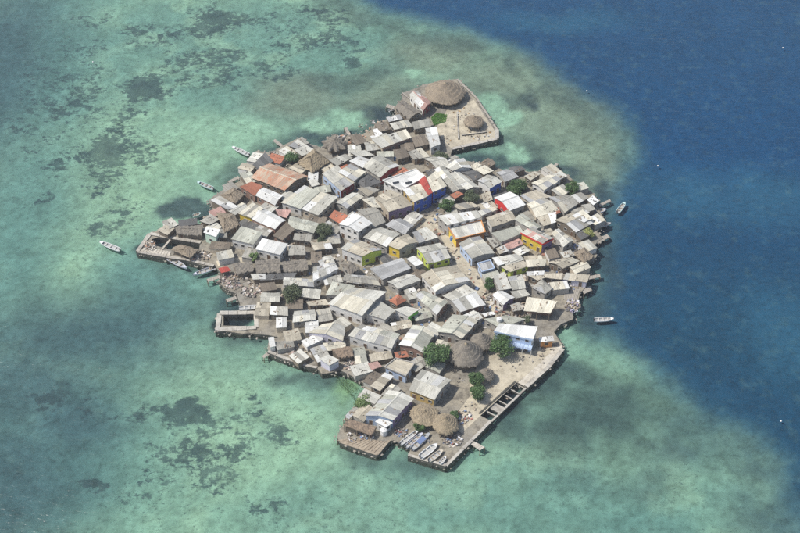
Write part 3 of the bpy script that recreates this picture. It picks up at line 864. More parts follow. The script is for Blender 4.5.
house('little white roof on a concrete box', 'C2', [(560, 305), (627, 355), (572, 377), (508, 327)], 3.6, 'shed', 'white', 'concrete')
house('grey roof over a pale lime wall', 'P', [(416, 248), (440, 243), (451, 258), (428, 264)], 3.0, 'gable', 'grey', dict(all='concrete', L='lime', R='lime'), ridge='x')
house('pale arched roof below the long grey sheet roof', 'P', [(387, 282), (408, 274), (421, 280), (398, 289)], 3.0, 'gable', 'pale', 'concrete')
house('gabled house with white end wall, tan and cream slopes', 'M2', [(5, 100), (240, 35), (332, 138), (100, 212)], 3.8, 'gable', 'tan', dict(all='white'), ridge='y', t=.3, rise=1.2, patchy=['tan', 'tan', 'cream'])
house('oval grey-green roof at the foot of the lime wall', 'C2', [(75, 365), (135, 345), (198, 388), (135, 428)], 2.8, 'hip', 'thatchgrey', 'concrete', cat='hut')
house('low brown roofs beside the long grey sheet roof', 'C2', [(120, 430), (245, 440), (290, 500), (110, 480)], 2.6, 'gable', 'weathered', 'wood')
house('long light roof above the yellow-walled terrace', 'M1', [(115, 105), (380, 70), (407, 115), (180, 168)], 5.0, 'shed', 'pale', dict(all='white', L='concrete'), rise=.5, patchy=['pale', 'pale', 'white'])
house('flat terrace building with yellow wall and orange parapet', 'M1', [(185, 185), (408, 135), (440, 218), (237, 268)], 3.4, 'flat', 'pale', dict(all='concrete', L='yellow', R='orange', top='orange'), wins=3)
house('tan gable roof with white end wall beside red-walled house', 'M1', [(440, 120), (590, 65), (642, 127), (475, 182)], 3.6, 'gable', 'tan', dict(all='white', R='concrete'), ridge='x', t=.55)
house('grey-green roof in front of the tan gable', 'M1', [(475, 220), (660, 170), (692, 215), (540, 282)], 3.6, 'shed', 'greygreen', 'concrete')
house('square grey tin roof below the orange parapet', 'M1', [(260, 290), (400, 240), (502, 355), (345, 392)], 3.8, 'gable', 'grey', dict(all='concrete', L='lightblue'), ridge='y', rise=.8)
house('pale blue flat annex below the square tin roof', 'M1', [(380, 425), (470, 402), (500, 460), (410, 485)], 2.8, 'flat', 'lilac', 'lightblue')
house('long pale roof behind the alley annex', 'M1', [(480, 385), (640, 358), (692, 390), (520, 440)], 2.8, 'shed', 'pale', 'concrete')
shack('small beige shack between grey-green and tin roofs', 'M1', [(505, 322), (560, 300), (592, 340), (530, 362)], roof='tan')
shack('yellowish low roof beside the long pale roof', 'M1', [(540, 445), (690, 405), (730, 440), (600, 480)], roof='tan', walls='lime')
shack('grey porch roof beside the square tin roof', 'M1', [(440, 250), (500, 255), (530, 300), (490, 320)], roof='weathered')
shack('grey roof strip at the edge of the yellow terrace', 'M1', [(385, 75), (480, 45), (520, 62), (410, 105)], 3.0, roof='pale', walls='concrete')
house('white roof with bright red gable wall', 'E1', [(425, 318), (532, 280), (638, 366), (530, 408)], 4.0, 'gable', 'white', dict(all='white', L='red', R='concrete'), ridge='x', rise=1.2)
house('yellow house with red band, pink-grey roof and purple side', 'E3', [(138, 150), (225, 120), (357, 190), (285, 226)], 4.6, 'gable', 'pink', dict(all='concrete', L='yellow', R='purple', top='red'), ridge='y', rise=.6, patchy=['pink', 'pale', 'grey'])
house('long grey-green roof behind the yellow and red house', 'E3', [(95, 62), (150, 25), (285, 118), (222, 140)], 4.0, 'gable', 'greygreen', 'concrete', ridge='y')
# ---- east
house('pale creased roof beside the purple wall', 'E3', [(345, 155), (392, 125), (492, 205), (425, 246)], 3.0, 'gable', 'pale', 'concrete', ridge='y')
house('wide beige roof near the deep-blue shore with gabled annex', 'E2', [(365, 402), (470, 355), (622, 420), (505, 482)], 3.0, 'gable', 'tan', 'wood')
house('pale pinkish roof sitting above wide beige roof', 'E2', [(480, 372), (552, 330), (617, 390), (560, 417)], 3.8, 'shed', 'cream', 'beige')
house('large cream roof between red-walled house and rust awning', 'E2', [(178, 295), (285, 250), (395, 335), (240, 385)], 3.2, 'gable', 'cream', 'beige', ridge='x')
house('dull tan roof below the large cream roof', 'E2', [(240, 375), (375, 345), (375, 415), (290, 442)], 2.6, 'shed', 'tan', 'concrete')
shack('small rust-orange awning among cream roofs', 'E2', [(310, 310), (390, 318), (405, 352), (350, 370)], 3.0, roof='rust', posts=True)
house('bright cream-white roof between two dark green trees', 'E2', [(210, 155), (322, 100), (412, 126), (292, 206)], 3.4, 'gable', 'cream', 'white', ridge='x', rise=.6)
house('small cream roof behind the large dark green tree', 'E2', [(160, 108), (232, 75), (272, 95), (205, 137)], 3.0, 'shed', 'cream', 'wood')
house('grey gable roof behind the rust-orange awning', 'E2', [(325, 250), (442, 230), (522, 290), (430, 352)], 3.2, 'gable', 'weathered', 'concrete', ridge='x')
house('beige roof in front of the large dark green tree', 'E2', [(130, 235), (240, 200), (345, 245), (200, 285)], 3.0, 'shed', 'tan', 'beige')
shack('white square roof at the deep-blue water edge', 'E2', [(580, 265), (620, 235), (661, 270), (620, 301)], 2.6, roof='white', wide=3)
shack('pale small roof above the bright cream-white roof', 'E2', [(355, 100), (402, 75), (447, 106), (405, 132)], 2.6, roof='pale')
shack('grey sheet roof beside the shore tree', 'E2', [(340, 200), (420, 160), (470, 210), (400, 245)], 2.7, roof='grey')
shack('patched lean-to near the white square roof', 'E2', [(470, 235), (540, 215), (590, 250), (530, 290)], 2.4, roof='pale', patchy=['pale', 'white', 'weathered'])
shack('weathered shore shack below the white square roof', 'E2', [(540, 300), (600, 290), (640, 330), (590, 345)], 2.3, roof='weathered')
house('grey roof with bright blue side wall', 'E1', [(315, 205), (382, 165), (482, 210), (400, 256)], 4.2, 'gable', 'pale', dict(all='white', R='blue'), ridge='x', rise=.6)
house('small cream roof behind the blue side wall', 'E1', [(300, 130), (365, 100), (427, 140), (360, 167)], 3.2, 'shed', 'cream', 'wood')
house('white and grey gabled roof above dark grey roof', 'E1', [(105, 112), (225, 55), (276, 122), (150, 142)], 3.2, 'gable', 'white', 'white', ridge='y', patchy=['white', 'pale', 'grey'])
house('dark grey roof beside the white and grey gable', 'E1', [(210, 152), (290, 135), (352, 180), (290, 202)], 2.8, 'gable', 'dark', 'concrete')
house('long diagonal grey roof next to the blue-walled house', 'E1', [(30, 130), (95, 110), (232, 262), (155, 282)], 3.0, 'gable', 'grey', 'concrete', ridge='y')
house('long pale diagonal roof next to dark grey roof', 'E1', [(130, 162), (200, 150), (332, 250), (242, 266)], 3.0, 'gable', 'pale', 'concrete', ridge='y')
house('lilac-grey roof behind the large dark green tree', 'E1', [(440, 152), (512, 128), (592, 180), (500, 212)], 3.0, 'gable', 'lilac', 'concrete')
shack('grey roof in the lane above the long light roof', 'E1', [(140, 365), (270, 345), (330, 375), (200, 400)], 2.6, roof='tan', walls='concrete')
shack('tan lean-to beside the red gable wall', 'E1', [(340, 295), (400, 275), (420, 330), (360, 350)], 2.5, roof='tan')
shack('small dark shack on the rim behind lilac-grey roof', 'E1', [(520, 120), (600, 105), (640, 130), (560, 155)], 2.3, roof='dark')
shack('small orange-brown awning beside the blue walls', 'E1', [(130, 300), (185, 275), (225, 295), (165, 325)], 3.0, roof='rust', posts=True)
# ---- north spit
house('pink-white shed roof with red front beside the big conical hut', 'N', [(308, 110), (345, 95), (406, 145), (370, 182)], 3.2, 'gable', 'pink', dict(all='white', R='maroon'), ridge='y', patchy=['white', 'pink', 'pale'])
house('grey thatch shed in the corner of the terrace', 'N', [(243, 165), (282, 138), (362, 190), (310, 218)], 2.6, 'gable', 'thatchgrey', 'wood', ridge='y', cat='hut')
house('narrow white roof beside the green plot', 'N', [(378, 260), (430, 254), (446, 330), (405, 346)], 3.4, 'shed', 'white', 'white', ridge='y', rise=.3)
house('long cream roof with brown doorways near the terrace', 'N', [(140, 310), (293, 263), (317, 300), (185, 348)], 3.4, 'shed', 'cream', dict(all='beige', R='brick'), rise=.5, patchy=['cream', 'cream', 'pale'])
shack('brown shack by the water behind the long cream roof', 'N', [(150, 240), (195, 230), (228, 262), (180, 275)], roof='brown')
shack('white crate-like shack beside the long cream roof', 'N', [(145, 265), (170, 258), (190, 285), (160, 300)], 2.2, roof='white')
shack('grey shack between terrace shed and long cream roof', 'N', [(220, 238), (300, 220), (325, 250), (240, 265)], 2.4, roof='grey')
shack('grey tarpaper shack below the green plot', 'N', [(318, 232), (395, 215), (405, 250), (330, 265)], 2.5, roof='weathered')
shack('brown shack beside the narrow white roof', 'N', [(318, 300), (375, 285), (395, 330), (335, 345)], 2.4, roof='brown')
shack('dark arched lean-to above the white flat building', 'N', [(300, 365), (360, 345), (400, 385), (330, 400)], 2.5, roof='weathered')
shack('tan shack beside the dark maroon wall', 'N', [(235, 355), (290, 348), (310, 385), (255, 400)], 2.5, roof='brown')
shack('grey roof row behind the white flat building', 'N', [(370, 395), (440, 380), (500, 430), (430, 440)], 2.6, roof='grey', kind='gable')
shack('brown-grey shack by the star-shaped thatch', 'NW', [(330, 238), (400, 225), (450, 280), (372, 302)], roof='brown')
shack('light arched shack between star-shaped thatch and cream roof', 'NW', [(425, 285), (480, 275), (532, 330), (445, 345)], roof='weathered', kind='gable')
shack('grey lean-to below the star-shaped thatch', 'NW', [(190, 400), (300, 360), (350, 385), (250, 440)], 2.6, roof='grey')
shack('pale shack between white roof and star-shaped thatch', 'NW', [(330, 350), (430, 335), (500, 370), (390, 380)], 2.5, roof='pale')
shack('small round white tank house by the rusty beige roof', 'W3', [(520, 400), (570, 395), (600, 430), (545, 445)], 2.4, roof='pale')
# ---- west platform
house('small pale-green house with white roof beside the pool platform', 'W2', [(510, 180), (602, 196), (575, 246), (490, 216)], 4.2, 'shed', 'white', 'mint', rise=.3)
house('grey thatched shelter over the platform pool', 'W2', [(275, 330), (335, 298), (455, 330), (400, 385)], 2.2, 'hip', 'thatch', 'wood', posts=True, rise=1.0, cat='shelter')
shack('long brown-grey roof behind the platform pool', 'W2', [(300, 180), (490, 170), (480, 235), (310, 225)], 2.2, kind='gable', roof='thatchgrey')
shack('tan thatched roof beside the yellow-walled house', 'W2', [(575, 85), (690, 95), (725, 165), (630, 215)], 2.8, kind='hip', roof='thatch', rise=1.2)
shack('tan thatch above the dark inlet', 'W1', [(600, 440), (690, 385), (762, 430), (700, 488)], 2.6, kind='hip', roof='thatch', rise=1.2)
shack('grey-white shack on the rim of the dark inlet', 'W1', [(535, 468), (600, 438), (722, 512), (655, 535)], 2.2, roof='lilac', patchy=['lilac', 'white', 'weathered'])
shack('grey hut between inlet and white-walled house', 'W2', [(465, 140), (540, 95), (600, 130), (530, 165)], 2.2, roof='weathered')
shack('brown sand-coloured store on the platform corner', 'W2', [(180, 200), (240, 165), (300, 190), (250, 235)], 1.9, roof='tan')
shack('low shack beside the pale-green house', 'W2', [(590, 190), (640, 195), (650, 250), (600, 250)], 2.3, roof='weathered')
# ---- south-west
shack('grey thatched roof beside the red awning', 'A1', [(150, 162), (282, 148), (292, 200), (180, 222)], 2.6, kind='gable', roof='thatchgrey')
shack('grey thatched roof in the middle of the thatched row', 'A1', [(300, 140), (462, 130), (472, 212), (308, 218)], 2.6, kind='gable', roof='thatchgrey')
shack('grey thatched roof at the dark end of the thatched row', 'A1', [(482, 150), (642, 128), (655, 195), (490, 212)], 2.6, kind='gable', roof='thatchgrey')
shack('small bright red awning beside the grey thatched row', 'A1', [(55, 188), (115, 175), (140, 205), (75, 222)], 2.2, roof='red', posts=True)
shack('black low roof under the thatched row', 'A1', [(390, 225), (580, 218), (560, 255), (330, 272)], 2.0, roof='dark')
house('grey-white sheet roof beside the bushy dull tree', 'A1', [(492, 250), (685, 262), (695, 312), (488, 300)], 2.9, 'gable', 'pale', 'concrete')
shack('grey roof behind the bushy dull tree', 'A1', [(620, 322), (742, 330), (732, 395), (608, 380)], 2.5, roof='grey')
shack('grey shack near the rectangular pool', 'A1', [(400, 440), (520, 445), (522, 505), (400, 498)], 2.4, roof='weathered')
house('pale corrugated roof above the stone edge', 'A2', [(560, 75), (700, 65), (705, 132), (550, 152)], 2.6, 'gable', 'pale', 'concrete')
shack('beige roof above the pale corrugated roof', 'A1', [(640, 412), (770, 395), (800, 430), (660, 440)], 2.5, roof='tan')
shack('brown awning among pink rubbish yard', 'A1', [(330, 290), (430, 280), (450, 330), (350, 345)], 2.2, roof='brown')
shack('grey lean-to beside rubbish yard and thatched row', 'A1', [(270, 225), (370, 225), (370, 262), (285, 265)], 2.1, roof='pale')
shack('white-topped toilet hut standing at the curved stone edge', 'A2', [(388, 250), (425, 245), (438, 308), (398, 316)], 2.4, roof='white', walls='white', wide=3)
house('speckled grey roof with white wall beside dull tree', 'S1', [(20, 50), (150, 18), (192, 60), (20, 140)], 3.2, 'gable', 'pale', 'white', ridge='x', patchy=['pale', 'weathered', 'white'])
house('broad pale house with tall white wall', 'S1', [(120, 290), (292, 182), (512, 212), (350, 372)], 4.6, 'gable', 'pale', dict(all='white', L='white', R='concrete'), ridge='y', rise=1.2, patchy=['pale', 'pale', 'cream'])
house('grey-green roof behind the broad pale house', 'S1', [(150, 145), (305, 172), (225, 238), (105, 232)], 3.4, 'shed', 'greygreen', 'concrete')
house('weathered grey roof above the broad pale house', 'S1', [(240, 95), (420, 110), (475, 172), (215, 135)], 2.8, 'gable', 'weathered', 'concrete')
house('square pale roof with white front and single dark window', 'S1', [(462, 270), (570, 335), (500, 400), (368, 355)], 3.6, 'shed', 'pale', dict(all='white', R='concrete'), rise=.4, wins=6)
house('white house with bright green side wall', 'S1', [(560, 330), (640, 308), (730, 332), (655, 378)], 3.6, 'shed', 'pale', dict(all='white', L='white', R='green'), rise=.3, wins=4)
shack('round rust-brown roof beside the bright green wall', 'S1', [(525, 272), (590, 228), (645, 270), (580, 305)], 3.0, kind='hip', roof='rust')
house('striped grey-green roof with brown end wall', 'M2', [(-30, 235), (30, 205), (190, 280), (112, 368)], 3.4, 'gable', 'greygreen', dict(all='concrete', R='brick'), ridge='y')
house('large cracked pale roof with pink-edged eave by the alley', 'M2', [(150, 240), (305, 165), (437, 297), (270, 347)], 3.0, 'gable', 'pale', dict(all='concrete', R='brick'), ridge='x', patchy=['pale', 'grey', 'pale', 'white'])
house('greenish gable roof near the largest tree', 'S5', [(180, 145), (285, 30), (452, 75), (345, 192)], 3.4, 'gable', 'greygreen', 'concrete', ridge='x', t=.4, patchy=['greygreen', 'greygreen', 'cream'])
house('rounded pale roof behind the greenish gable', 'S5', [(335, 45), (425, 5), (485, 50), (425, 80)], 3.2, 'gable', 'pale', 'concrete')
house('long low grey-green roof carrying a white tank', 'S5', [(490, 60), (640, 35), (772, 60), (600, 120)], 2.8, 'shed', 'greygreen', 'concrete')
shack('small white strip roof above the long low roof', 'S5', [(480, 25), (545, 10), (575, 30), (500, 45)], 2.6, roof='white')
SEASIDE = house('white-roofed seaside house with blue veranda on posts', 'P', [(499.5, 323.5), (538, 326.5), (533, 339.5), (494, 331)], 5.6, 'shed', 'white', dict(all='white', L='lightblue', R='white', top='lightblue'), rise=.4)
house('small white annex with orange wall at the quay', 'S6', [(525, 50), (620, 38), (628, 72), (530, 80)], 2.8, 'shed', 'white', dict(all='orange', L='white', R='orange'), rise=.15)
house('cream roof on posts at the deep-blue shore', 'E4', [(180, 245), (382, 275), (335, 357), (158, 340)], 3.4, 'shed', 'cream', 'brick', posts=True, rise=.6)
house('grey hexagonal hip roof near the tan walkway', 'E4', [(212, 185), (280, 128), (352, 188), (300, 228)], 2.9, 'hip', 'weathered', 'concrete')
house('tan sheet roof stretching to the deep-blue water', 'E4', [(440, 85), (597, 100), (582, 150), (420, 130)], 2.4, 'shed', 'tan', 'lavender', cat='shack')
shack('tan awning beside the tan sheet roof', 'E4', [(290, 90), (420, 88), (410, 130), (300, 120)], 2.4, roof='tan')
shack('white strip roof beside the tan awning', 'E4', [(175, 78), (298, 72), (292, 100), (182, 106)], 2.7, roof='white')
house('cream sloping roof beside the dark alley bush', 'M2', [(487, 112), (560, 78), (612, 190), (530, 205)], 3.2, 'shed', 'pale', 'concrete', ridge='y')
house('grey flat-looking roof next to cream sloping roof', 'M2', [(580, 112), (680, 98), (705, 190), (615, 202)], 3.0, 'gable', 'grey', 'concrete')
house('small white gable at the bend of the alley', 'M2', [(480, 235), (550, 205), (632, 250), (555, 302)], 3.0, 'gable', 'white', dict(all='white', R='purple'), ridge='y', rise=.7)
shack('grey lean-to behind the cream roof on posts', 'M2', [(600, 210), (700, 195), (735, 235), (640, 255)], 2.5, roof='grey')
shack('low shack with dark yard beside small white gable', 'M2', [(600, 300), (660, 280), (690, 330), (620, 345)], 2.2, roof='weathered')
house('beige-grey roof sloping towards the white moored boat', 'E3', [(320, 350), (430, 318), (532, 340), (420, 392)], 2.7, 'gable', 'tan', 'wood')
shack('tan thatch near the white moored boat', 'E3', [(490, 292), (560, 250), (622, 310), (560, 352)], 2.3, kind='hip', roof='thatch')
shack('grey shack below the purple wall', 'E3', [(400, 285), (470, 265), (500, 300), (430, 325)], 2.3, roof='pale')
shack('beige shack in the lane below the yellow and red house', 'E3', [(170, 335), (310, 325), (302, 372), (182, 380)], 2.6, roof='cream')
shack('small pale roof beside the beige lane shack', 'E3', [(10, 340), (130, 300), (165, 330), (40, 370)], 2.6, roof='pale')
shack('dull roof behind the grey hexagonal hip', 'E3', [(190, 440), (270, 410), (330, 440), (250, 470)], 2.4, roof='tan')
shack('dark shack by the purple-hulled boat', 'E3', [(500, 150), (560, 130), (600, 170), (540, 200)], 2.3, roof='dark')
# ---- south
house('pale house with white front wall and three dark windows', 'S2', [(255, 105), (345, 30), (602, 95), (548, 188)], 3.6, 'gable', 'pale', dict(all='white', L='white'), ridge='y', rise=.9, wins=2.8, patchy=['pale', 'grey', 'greygreen'])
house('pale roof with white ridges between trees and white front', 'P', [(399, 345), (413, 325), (435, 333), (423, 353)], 3.6, 'gable', 'greygreen', dict(all='concrete', L='brick'), ridge='x', patchy=['greygreen', 'pale', 'white'])
house('beige flat roof above a light blue wall', 'S2', [(495, 315), (570, 255), (702, 290), (640, 378)], 3.2, 'flat', 'tan', dict(all='concrete', L='lightblue', R='lightblue'))
shack('beige lean-to beside the light blue wall', 'S2', [(400, 440), (500, 350), (560, 375), (465, 472)], 2.6, roof='tan')
house('lilac-white cube hut standing in the shallows', 'S2', [(60, 258), (120, 230), (200, 268), (130, 305)], 3.6, 'shed', 'pale', 'lavender', rise=.25, base=.3, wins=False, wide=3)
house('low pale roof above the curved stone edge', 'P', [(308, 333), (323, 324), (345.5, 327), (343, 341)], 2.8, 'gable', 'cream', 'lavender', patchy=['cream', 'pale', 'greygreen'])
shack('dark thatched roof between cube hut and white front', 'S2', [(140, 195), (270, 180), (290, 235), (190, 250)], 2.3, kind='gable', roof='thatchbrown')
house('pale grey house with bright white corner sheet above blue wall', 'S3', [(232, 238), (392, 68), (560, 122), (420, 268)], 4.0, 'gable', 'pale', dict(all='white', L='lightblue', R='purple'), ridge='x', rise=1.0, patchy=['pale', 'pale', 'greygreen'])
shack('small white-roofed block at the corner of the pale grey house', 'S3', [(300, 278), (342, 245), (417, 285), (370, 315)], 3.0, roof='white', walls='white', wide=3)
house('grey sheet roof with ochre corner beside the round tan huts', 'P', [(409, 390), (422, 369), (451.5, 380), (434.5, 400)], 3.4, 'gable', 'pale', dict(all='concrete', L='ochre'), ridge='y', t=.4, patchy=['pale', 'grey'])
shack('brown thatched lean-to on the low deck', 'S3', [(85, 300), (130, 262), (312, 315), (268, 368)], 2.2, roof='thatchbrown', posts=True)
shack('grey boat shelter at the shallow green inlet', 'S3', [(95, 245), (160, 175), (195, 190), (130, 262)], 1.8, roof='weathered', posts=True)
shack('pink-edged shed in the rubbish yard by reeds', 'S2', [(385, 290), (450, 275), (480, 310), (410, 335)], 2.2, roof='pink')
shack('brick-red lean-to between white front and pale ridges', 'S2', [(560, 215), (640, 205), (660, 245), (575, 255)], 2.6, roof='rust')

# openings in the white flat roof: two dark light wells with kerbs
for uv in ((440, 222), (525, 222)):
    p = w2('C1', uv, GZ + 5.45)
    o = empty('roof_light', p - WHITE.location, R(14)); o.parent = WHITE
    MB().box((0, 0), 2.6, 1.5, .0, .24).build('kerb', 'w_white', o)
    MB().box((0, 0), 2.2, 1.1, .24, .27).build('pane', 'pane', o)

# veranda of the seaside house
o = empty('veranda', (0, 0, 0)); o.parent = SEASIDE; VO = SEASIDE.location.copy()
c0, c1 = at(497, 344, GZ), at(532, 352, GZ)
dv = (c1 - c0); nv_ = Vector((dv.y, -dv.x, 0)).normalized() * 1.7
for k in range(5):
    p = c0.lerp(c1, k / 4) + nv_
    MB().box((p.x, p.y), .2, .2, GZ - .1, GZ + 2.6).build('post', 'w_white', o, origin=VO)
for k in range(9):
    a, b2 = c0.lerp(c1, k / 9 + .004), c0.lerp(c1, (k + 1) / 9 - .004)
    MB().prism([a, a + nv_ * 1.08, b2 + nv_ * 1.08, b2], GZ + 2.5, GZ + 2.68).build('deck_board', 'w_lightblue', o, origin=VO)
MB().bar(c0 + nv_ * 1.05, c1 + nv_ * 1.05, .08, GZ + 3.35, GZ + 3.45).build('rail', 'w_lightblue', o, origin=VO)
for k in range(13):
    p = c0.lerp(c1, k / 12) + nv_ * 1.05
    MB().box((p.x, p.y), .07, .07, GZ + 2.68, GZ + 3.35).build('baluster', 'w_lightblue', o, origin=VO)

# ================================================================== ROUND HUTS
def round_hut(label, px, py, rpx, rise, eave=2.3, mat='thatch', star=0, walls=False, tipmat='thatchtan'):
    cen = at(px, py, GZ + eave)
    r = (at(px + rpx, py, GZ + eave) - cen).x
    org = Vector((cen.x, cen.y, GZ))
    root = tag(empty('thatched_hut', org), label, 'hut')
    nseg, nr = 72, 16
    V_, UV_, F_ = [], [], []
    ph = random.uniform(0, 6)
    for j in range(nr + 1):
        k = j / nr
        for i in range(nseg):
            a = 6.28318 * i / nseg
            rr = r * k * (1 + .025 * math.sin(5 * a + ph) * k)
            if star and k > .5: rr *= 1 + star * (k - .5) * math.cos(9 * a + ph)
            if j == nr: rr += random.uniform(-.32, .25)
            layer = (k * 5) % 1
            z = eave + rise * (1 - k) ** .93 + (.20 * (1 - layer) if 0 < j < nr else 0) + random.uniform(-.06, .06)
            if star: z += .25 * math.cos(9 * a + ph) * k
            V_.append(Vector((rr * math.cos(a), rr * math.sin(a), z))); UV_.append((a * r * .8, k * r))
    for j in range(nr):
        for i in range(nseg):
            i2 = (i + 1) % nseg
            F_.append((j * nseg + i, (j + 1) * nseg + i, (j + 1) * nseg + i2, j * nseg + i2))
    n0 = len(V_)
    for i in range(nseg):
        v = V_[nr * nseg + i]
        V_.append(Vector((v.x * .97, v.y * .97, v.z - random.uniform(.25, .5)))); UV_.append((i, -.5))
    for i in range(nseg):
        F_.append((nr * nseg + i, n0 + i, n0 + (i + 1) % nseg, nr * nseg + (i + 1) % nseg))
    rf = link('roof', mesh('roof', V_, F_, UV_), mat, root)
    # loose straw lying on the thatch
    SV, SF = [], []
    for k in range(int(34 * r)):
        a = random.uniform(0, 6.283); k1 = random.uniform(.15, .95) ** .6; L = random.uniform(.5, 1.2)
        d = Vector((math.cos(a), math.sin(a), 0)); tn = Vector((-d.y, d.x, 0))
        p = d * r * k1 + Vector((0, 0, eave + rise * (1 - k1) ** .93 + .12))
        q = p + (d * r - Vector((0, 0, rise))).normalized() * L + tn * random.uniform(-.2, .2) + Vector((0, 0, random.uniform(0, .1)))
        w = random.uniform(.03, .09)
        i = len(SV); SV += [p - tn * w, p + tn * w, q]; SF.append((i, i + 1, i + 2))
    tag(link('straw', mesh('straw', SV, SF, [(random.random() * 9, random.random() * 9) for _ in SV]), mat, rf), kind='stuff')
    tip = MB().tube([(0, 0, eave + rise - .7), (0, 0, eave + rise - .1), (0, 0, eave + rise + .35)], [max(.5, r * .13), max(.32, r * .08), .06], 9).build('apex_cap', tipmat, rf)
    npst = max(6, int(r * 1.6))
    for i in range(npst):
        a = 6.283 * i / npst
        MB().tube([(r * .84 * math.cos(a), r * .84 * math.sin(a), -.2), (r * .84 * math.cos(a), r * .84 * math.sin(a), eave + rise * .14)], [.12, .1], 6).build('post', 'timber', root)
    MB().tube([(0, 0, -.2), (0, 0, eave + rise - .5)], [.16, .12], 7).build('centre_pole', 'timber', root)
    if walls:
        mb = MB()
        mb.prism([(r * .72 * math.cos(6.283 * i / 20), r * .72 * math.sin(6.283 * i / 20)) for i in range(20)], -.2, eave + .3).build('wall', 'w_wood', root)
    return root
round_hut('biggest conical thatched hut on the terrace tip', 445, 92.5, 20.5, 4.2, 2.6, 'thatch')
round_hut('small round thatched kiosk on the paved terrace', 474, 121.5, 10, 2.0, 2.2, 'thatch')
round_hut('star-shaped palm thatch hut with spiky rim', 334.5, 144, 11.5, 1.9, 2.2, 'thatchgrey', star=.42, walls=True)
round_hut('large round thatched hut beside the largest tree', 465.5, 354, 18.5, 4.6, 2.6, 'thatchgrey', walls=True)
round_hut('grey thatched hut tucked behind the large round hut', 481.5, 341.5, 11.5, 3.0, 2.6, 'thatchgrey', walls=True, tipmat='thatchgrey')
round_hut('small round thatched kiosk on the sandy square', 486.5, 374.5, 8.2, 2.0, 2.2, 'thatchgrey', tipmat='thatch')
round_hut('broad flat tan thatch hut beside grey sheet roof', 424.5, 414.5, 14.5, 1.3, 2.3, 'thatchtan')
round_hut('tan conical thatch hut above the beached boats', 445.5, 424, 13.5, 3.0, 2.4, 'thatchtan')

# ================================================================== TREES
def tree(label, px, py, rpx, tall, mat='leaf', name='tree', dens=1.0, flat=.75, cat='tree'):
    """px, py: middle of the crown in the photo; the trunk stands right below it"""
    zc = GZ + tall * .62
    c_ = at(px, py, zc)
    r = rpx * MPP
    org = Vector((c_.x, c_.y, GZ))
    root = tag(empty(name, org), label, cat)
    mb = MB(); lobes = []
    mb.tube([(0, 0, -.3), (.1, 0, tall * .2), (.15, .05, tall * .4)], [.09 * r + .08, .07 * r + .06, .05 * r + .05])
    nl = 9 if r > 2.4 else 6
    for i in range(nl):
        a = 6.283 * i / nl + random.uniform(-.4, .4); k = random.uniform(.35, .72) if i else 0
        e = Vector((r * k * math.cos(a), r * k * math.sin(a), tall * random.uniform(.48, .8)))
        lobes.append((e, r * random.uniform(.34, .52)))
        mb.tube([(.15, .05, tall * .38), e * .6 + Vector((0, 0, tall * .16)), e], [.045 * r + .04, .03 * r + .03, .02], 5)
    mb.build('trunk', 'trunk', root, True)
    n = int(330 * nl * dens)
    P, Fq = np.zeros((n * 4, 3)), []
    k = 0
    for i in range(n):
        e, lr = lobes[i % nl]
        d = Vector((random.gauss(0, 1), random.gauss(0, 1), random.gauss(0, 1))).normalized() * (random.random() ** .45)
        p = e + Vector((d.x * lr, d.y * lr, d.z * lr * flat)) * random.choice((1, 1, 1, 1.18))
        s_ = random.uniform(.13, .30) * (.7 + .1 * r)
        u = Vector((random.gauss(0, 1), random.gauss(0, 1), random.gauss(0, .45))).normalized(); w = u.cross(Vector((random.gauss(0, .6), random.gauss(0, .6), 1))).normalized()
        for x, y in ((-1, 0), (0, -.55), (1, 0), (0, .55)):
            P[k] = p + u * s_ * x + w * s_ * y; k += 1
        Fq.append((4 * i, 4 * i + 1, 4 * i + 2, 4 * i + 3))
    link('crown', mesh('crown', P, Fq), mat, root)
    return root
tree('largest dark green tree beside the large round thatched hut', 438, 353, 15, 7)
tree('dark green tree in front of the white seaside house', 501.5, 345, 13.5, 6)
tree('bushy green tree beside the small kiosk on the square', 476.5, 379, 8.5, 4.6)
tree('dark green shrub on the sandy square below the kiosk', 478.5, 392, 8.5, 4.4, name='shrub', cat='shrub')
tree('small green shrub against the tan conical hut', 455, 415, 5, 2.6, name='shrub', cat='shrub')
tree('low dark shrub between tan huts and beached boats', 419, 425.5, 6, 2.6, name='shrub', cat='shrub')
tree('lime green shrub at the inlet beside the pale grey house', 362.5, 402, 8.5, 3.0, 'leaflime', name='shrub', cat='shrub')
tree('spreading dark green tree among cream roofs', 518, 186, 12, 5.5)
tree('dark green tree by the water beside patched lean-to', 573, 188, 8, 4.5)
tree('dull green tree between grey-white roof and rubbish yard', 292, 293, 10.5, 5, 'leafdull')
tree('green tree hiding the wall of the tan pyramid thatch house', 291, 157, 8.5, 4.5, 'leaf')
tree('dull tree rising among grey roofs above lime-green house', 324, 230, 9, 5, 'leafdull')
tree('second dull tree beside the tan patched roof', 322, 240, 6, 4, 'leafdull')
tree('dark tree at the foot of the blue walls', 446, 205, 8, 5)
tree('dull tree in the lane beside the orange-brown awning', 472, 197, 9, 5, 'leafdull')
tree('dark tree behind the white and grey gable', 441, 156, 9, 4.5, 'leafdull')
tree('yellow-green shrub on the deep-blue shore', 590, 233, 6.5, 3, 'leafyellow', name='shrub', cat='shrub')
tree('dark bush in the tan alley', 489, 284, 6, 3, name='shrub', cat='shrub')
tree('thin green tree in front of the white-walled houses', 254.5, 257, 5, 3.5, 'leaflime')
tree('tiny tree under the posts of the cream roof', 527, 320, 4, 3, 'leafdull')

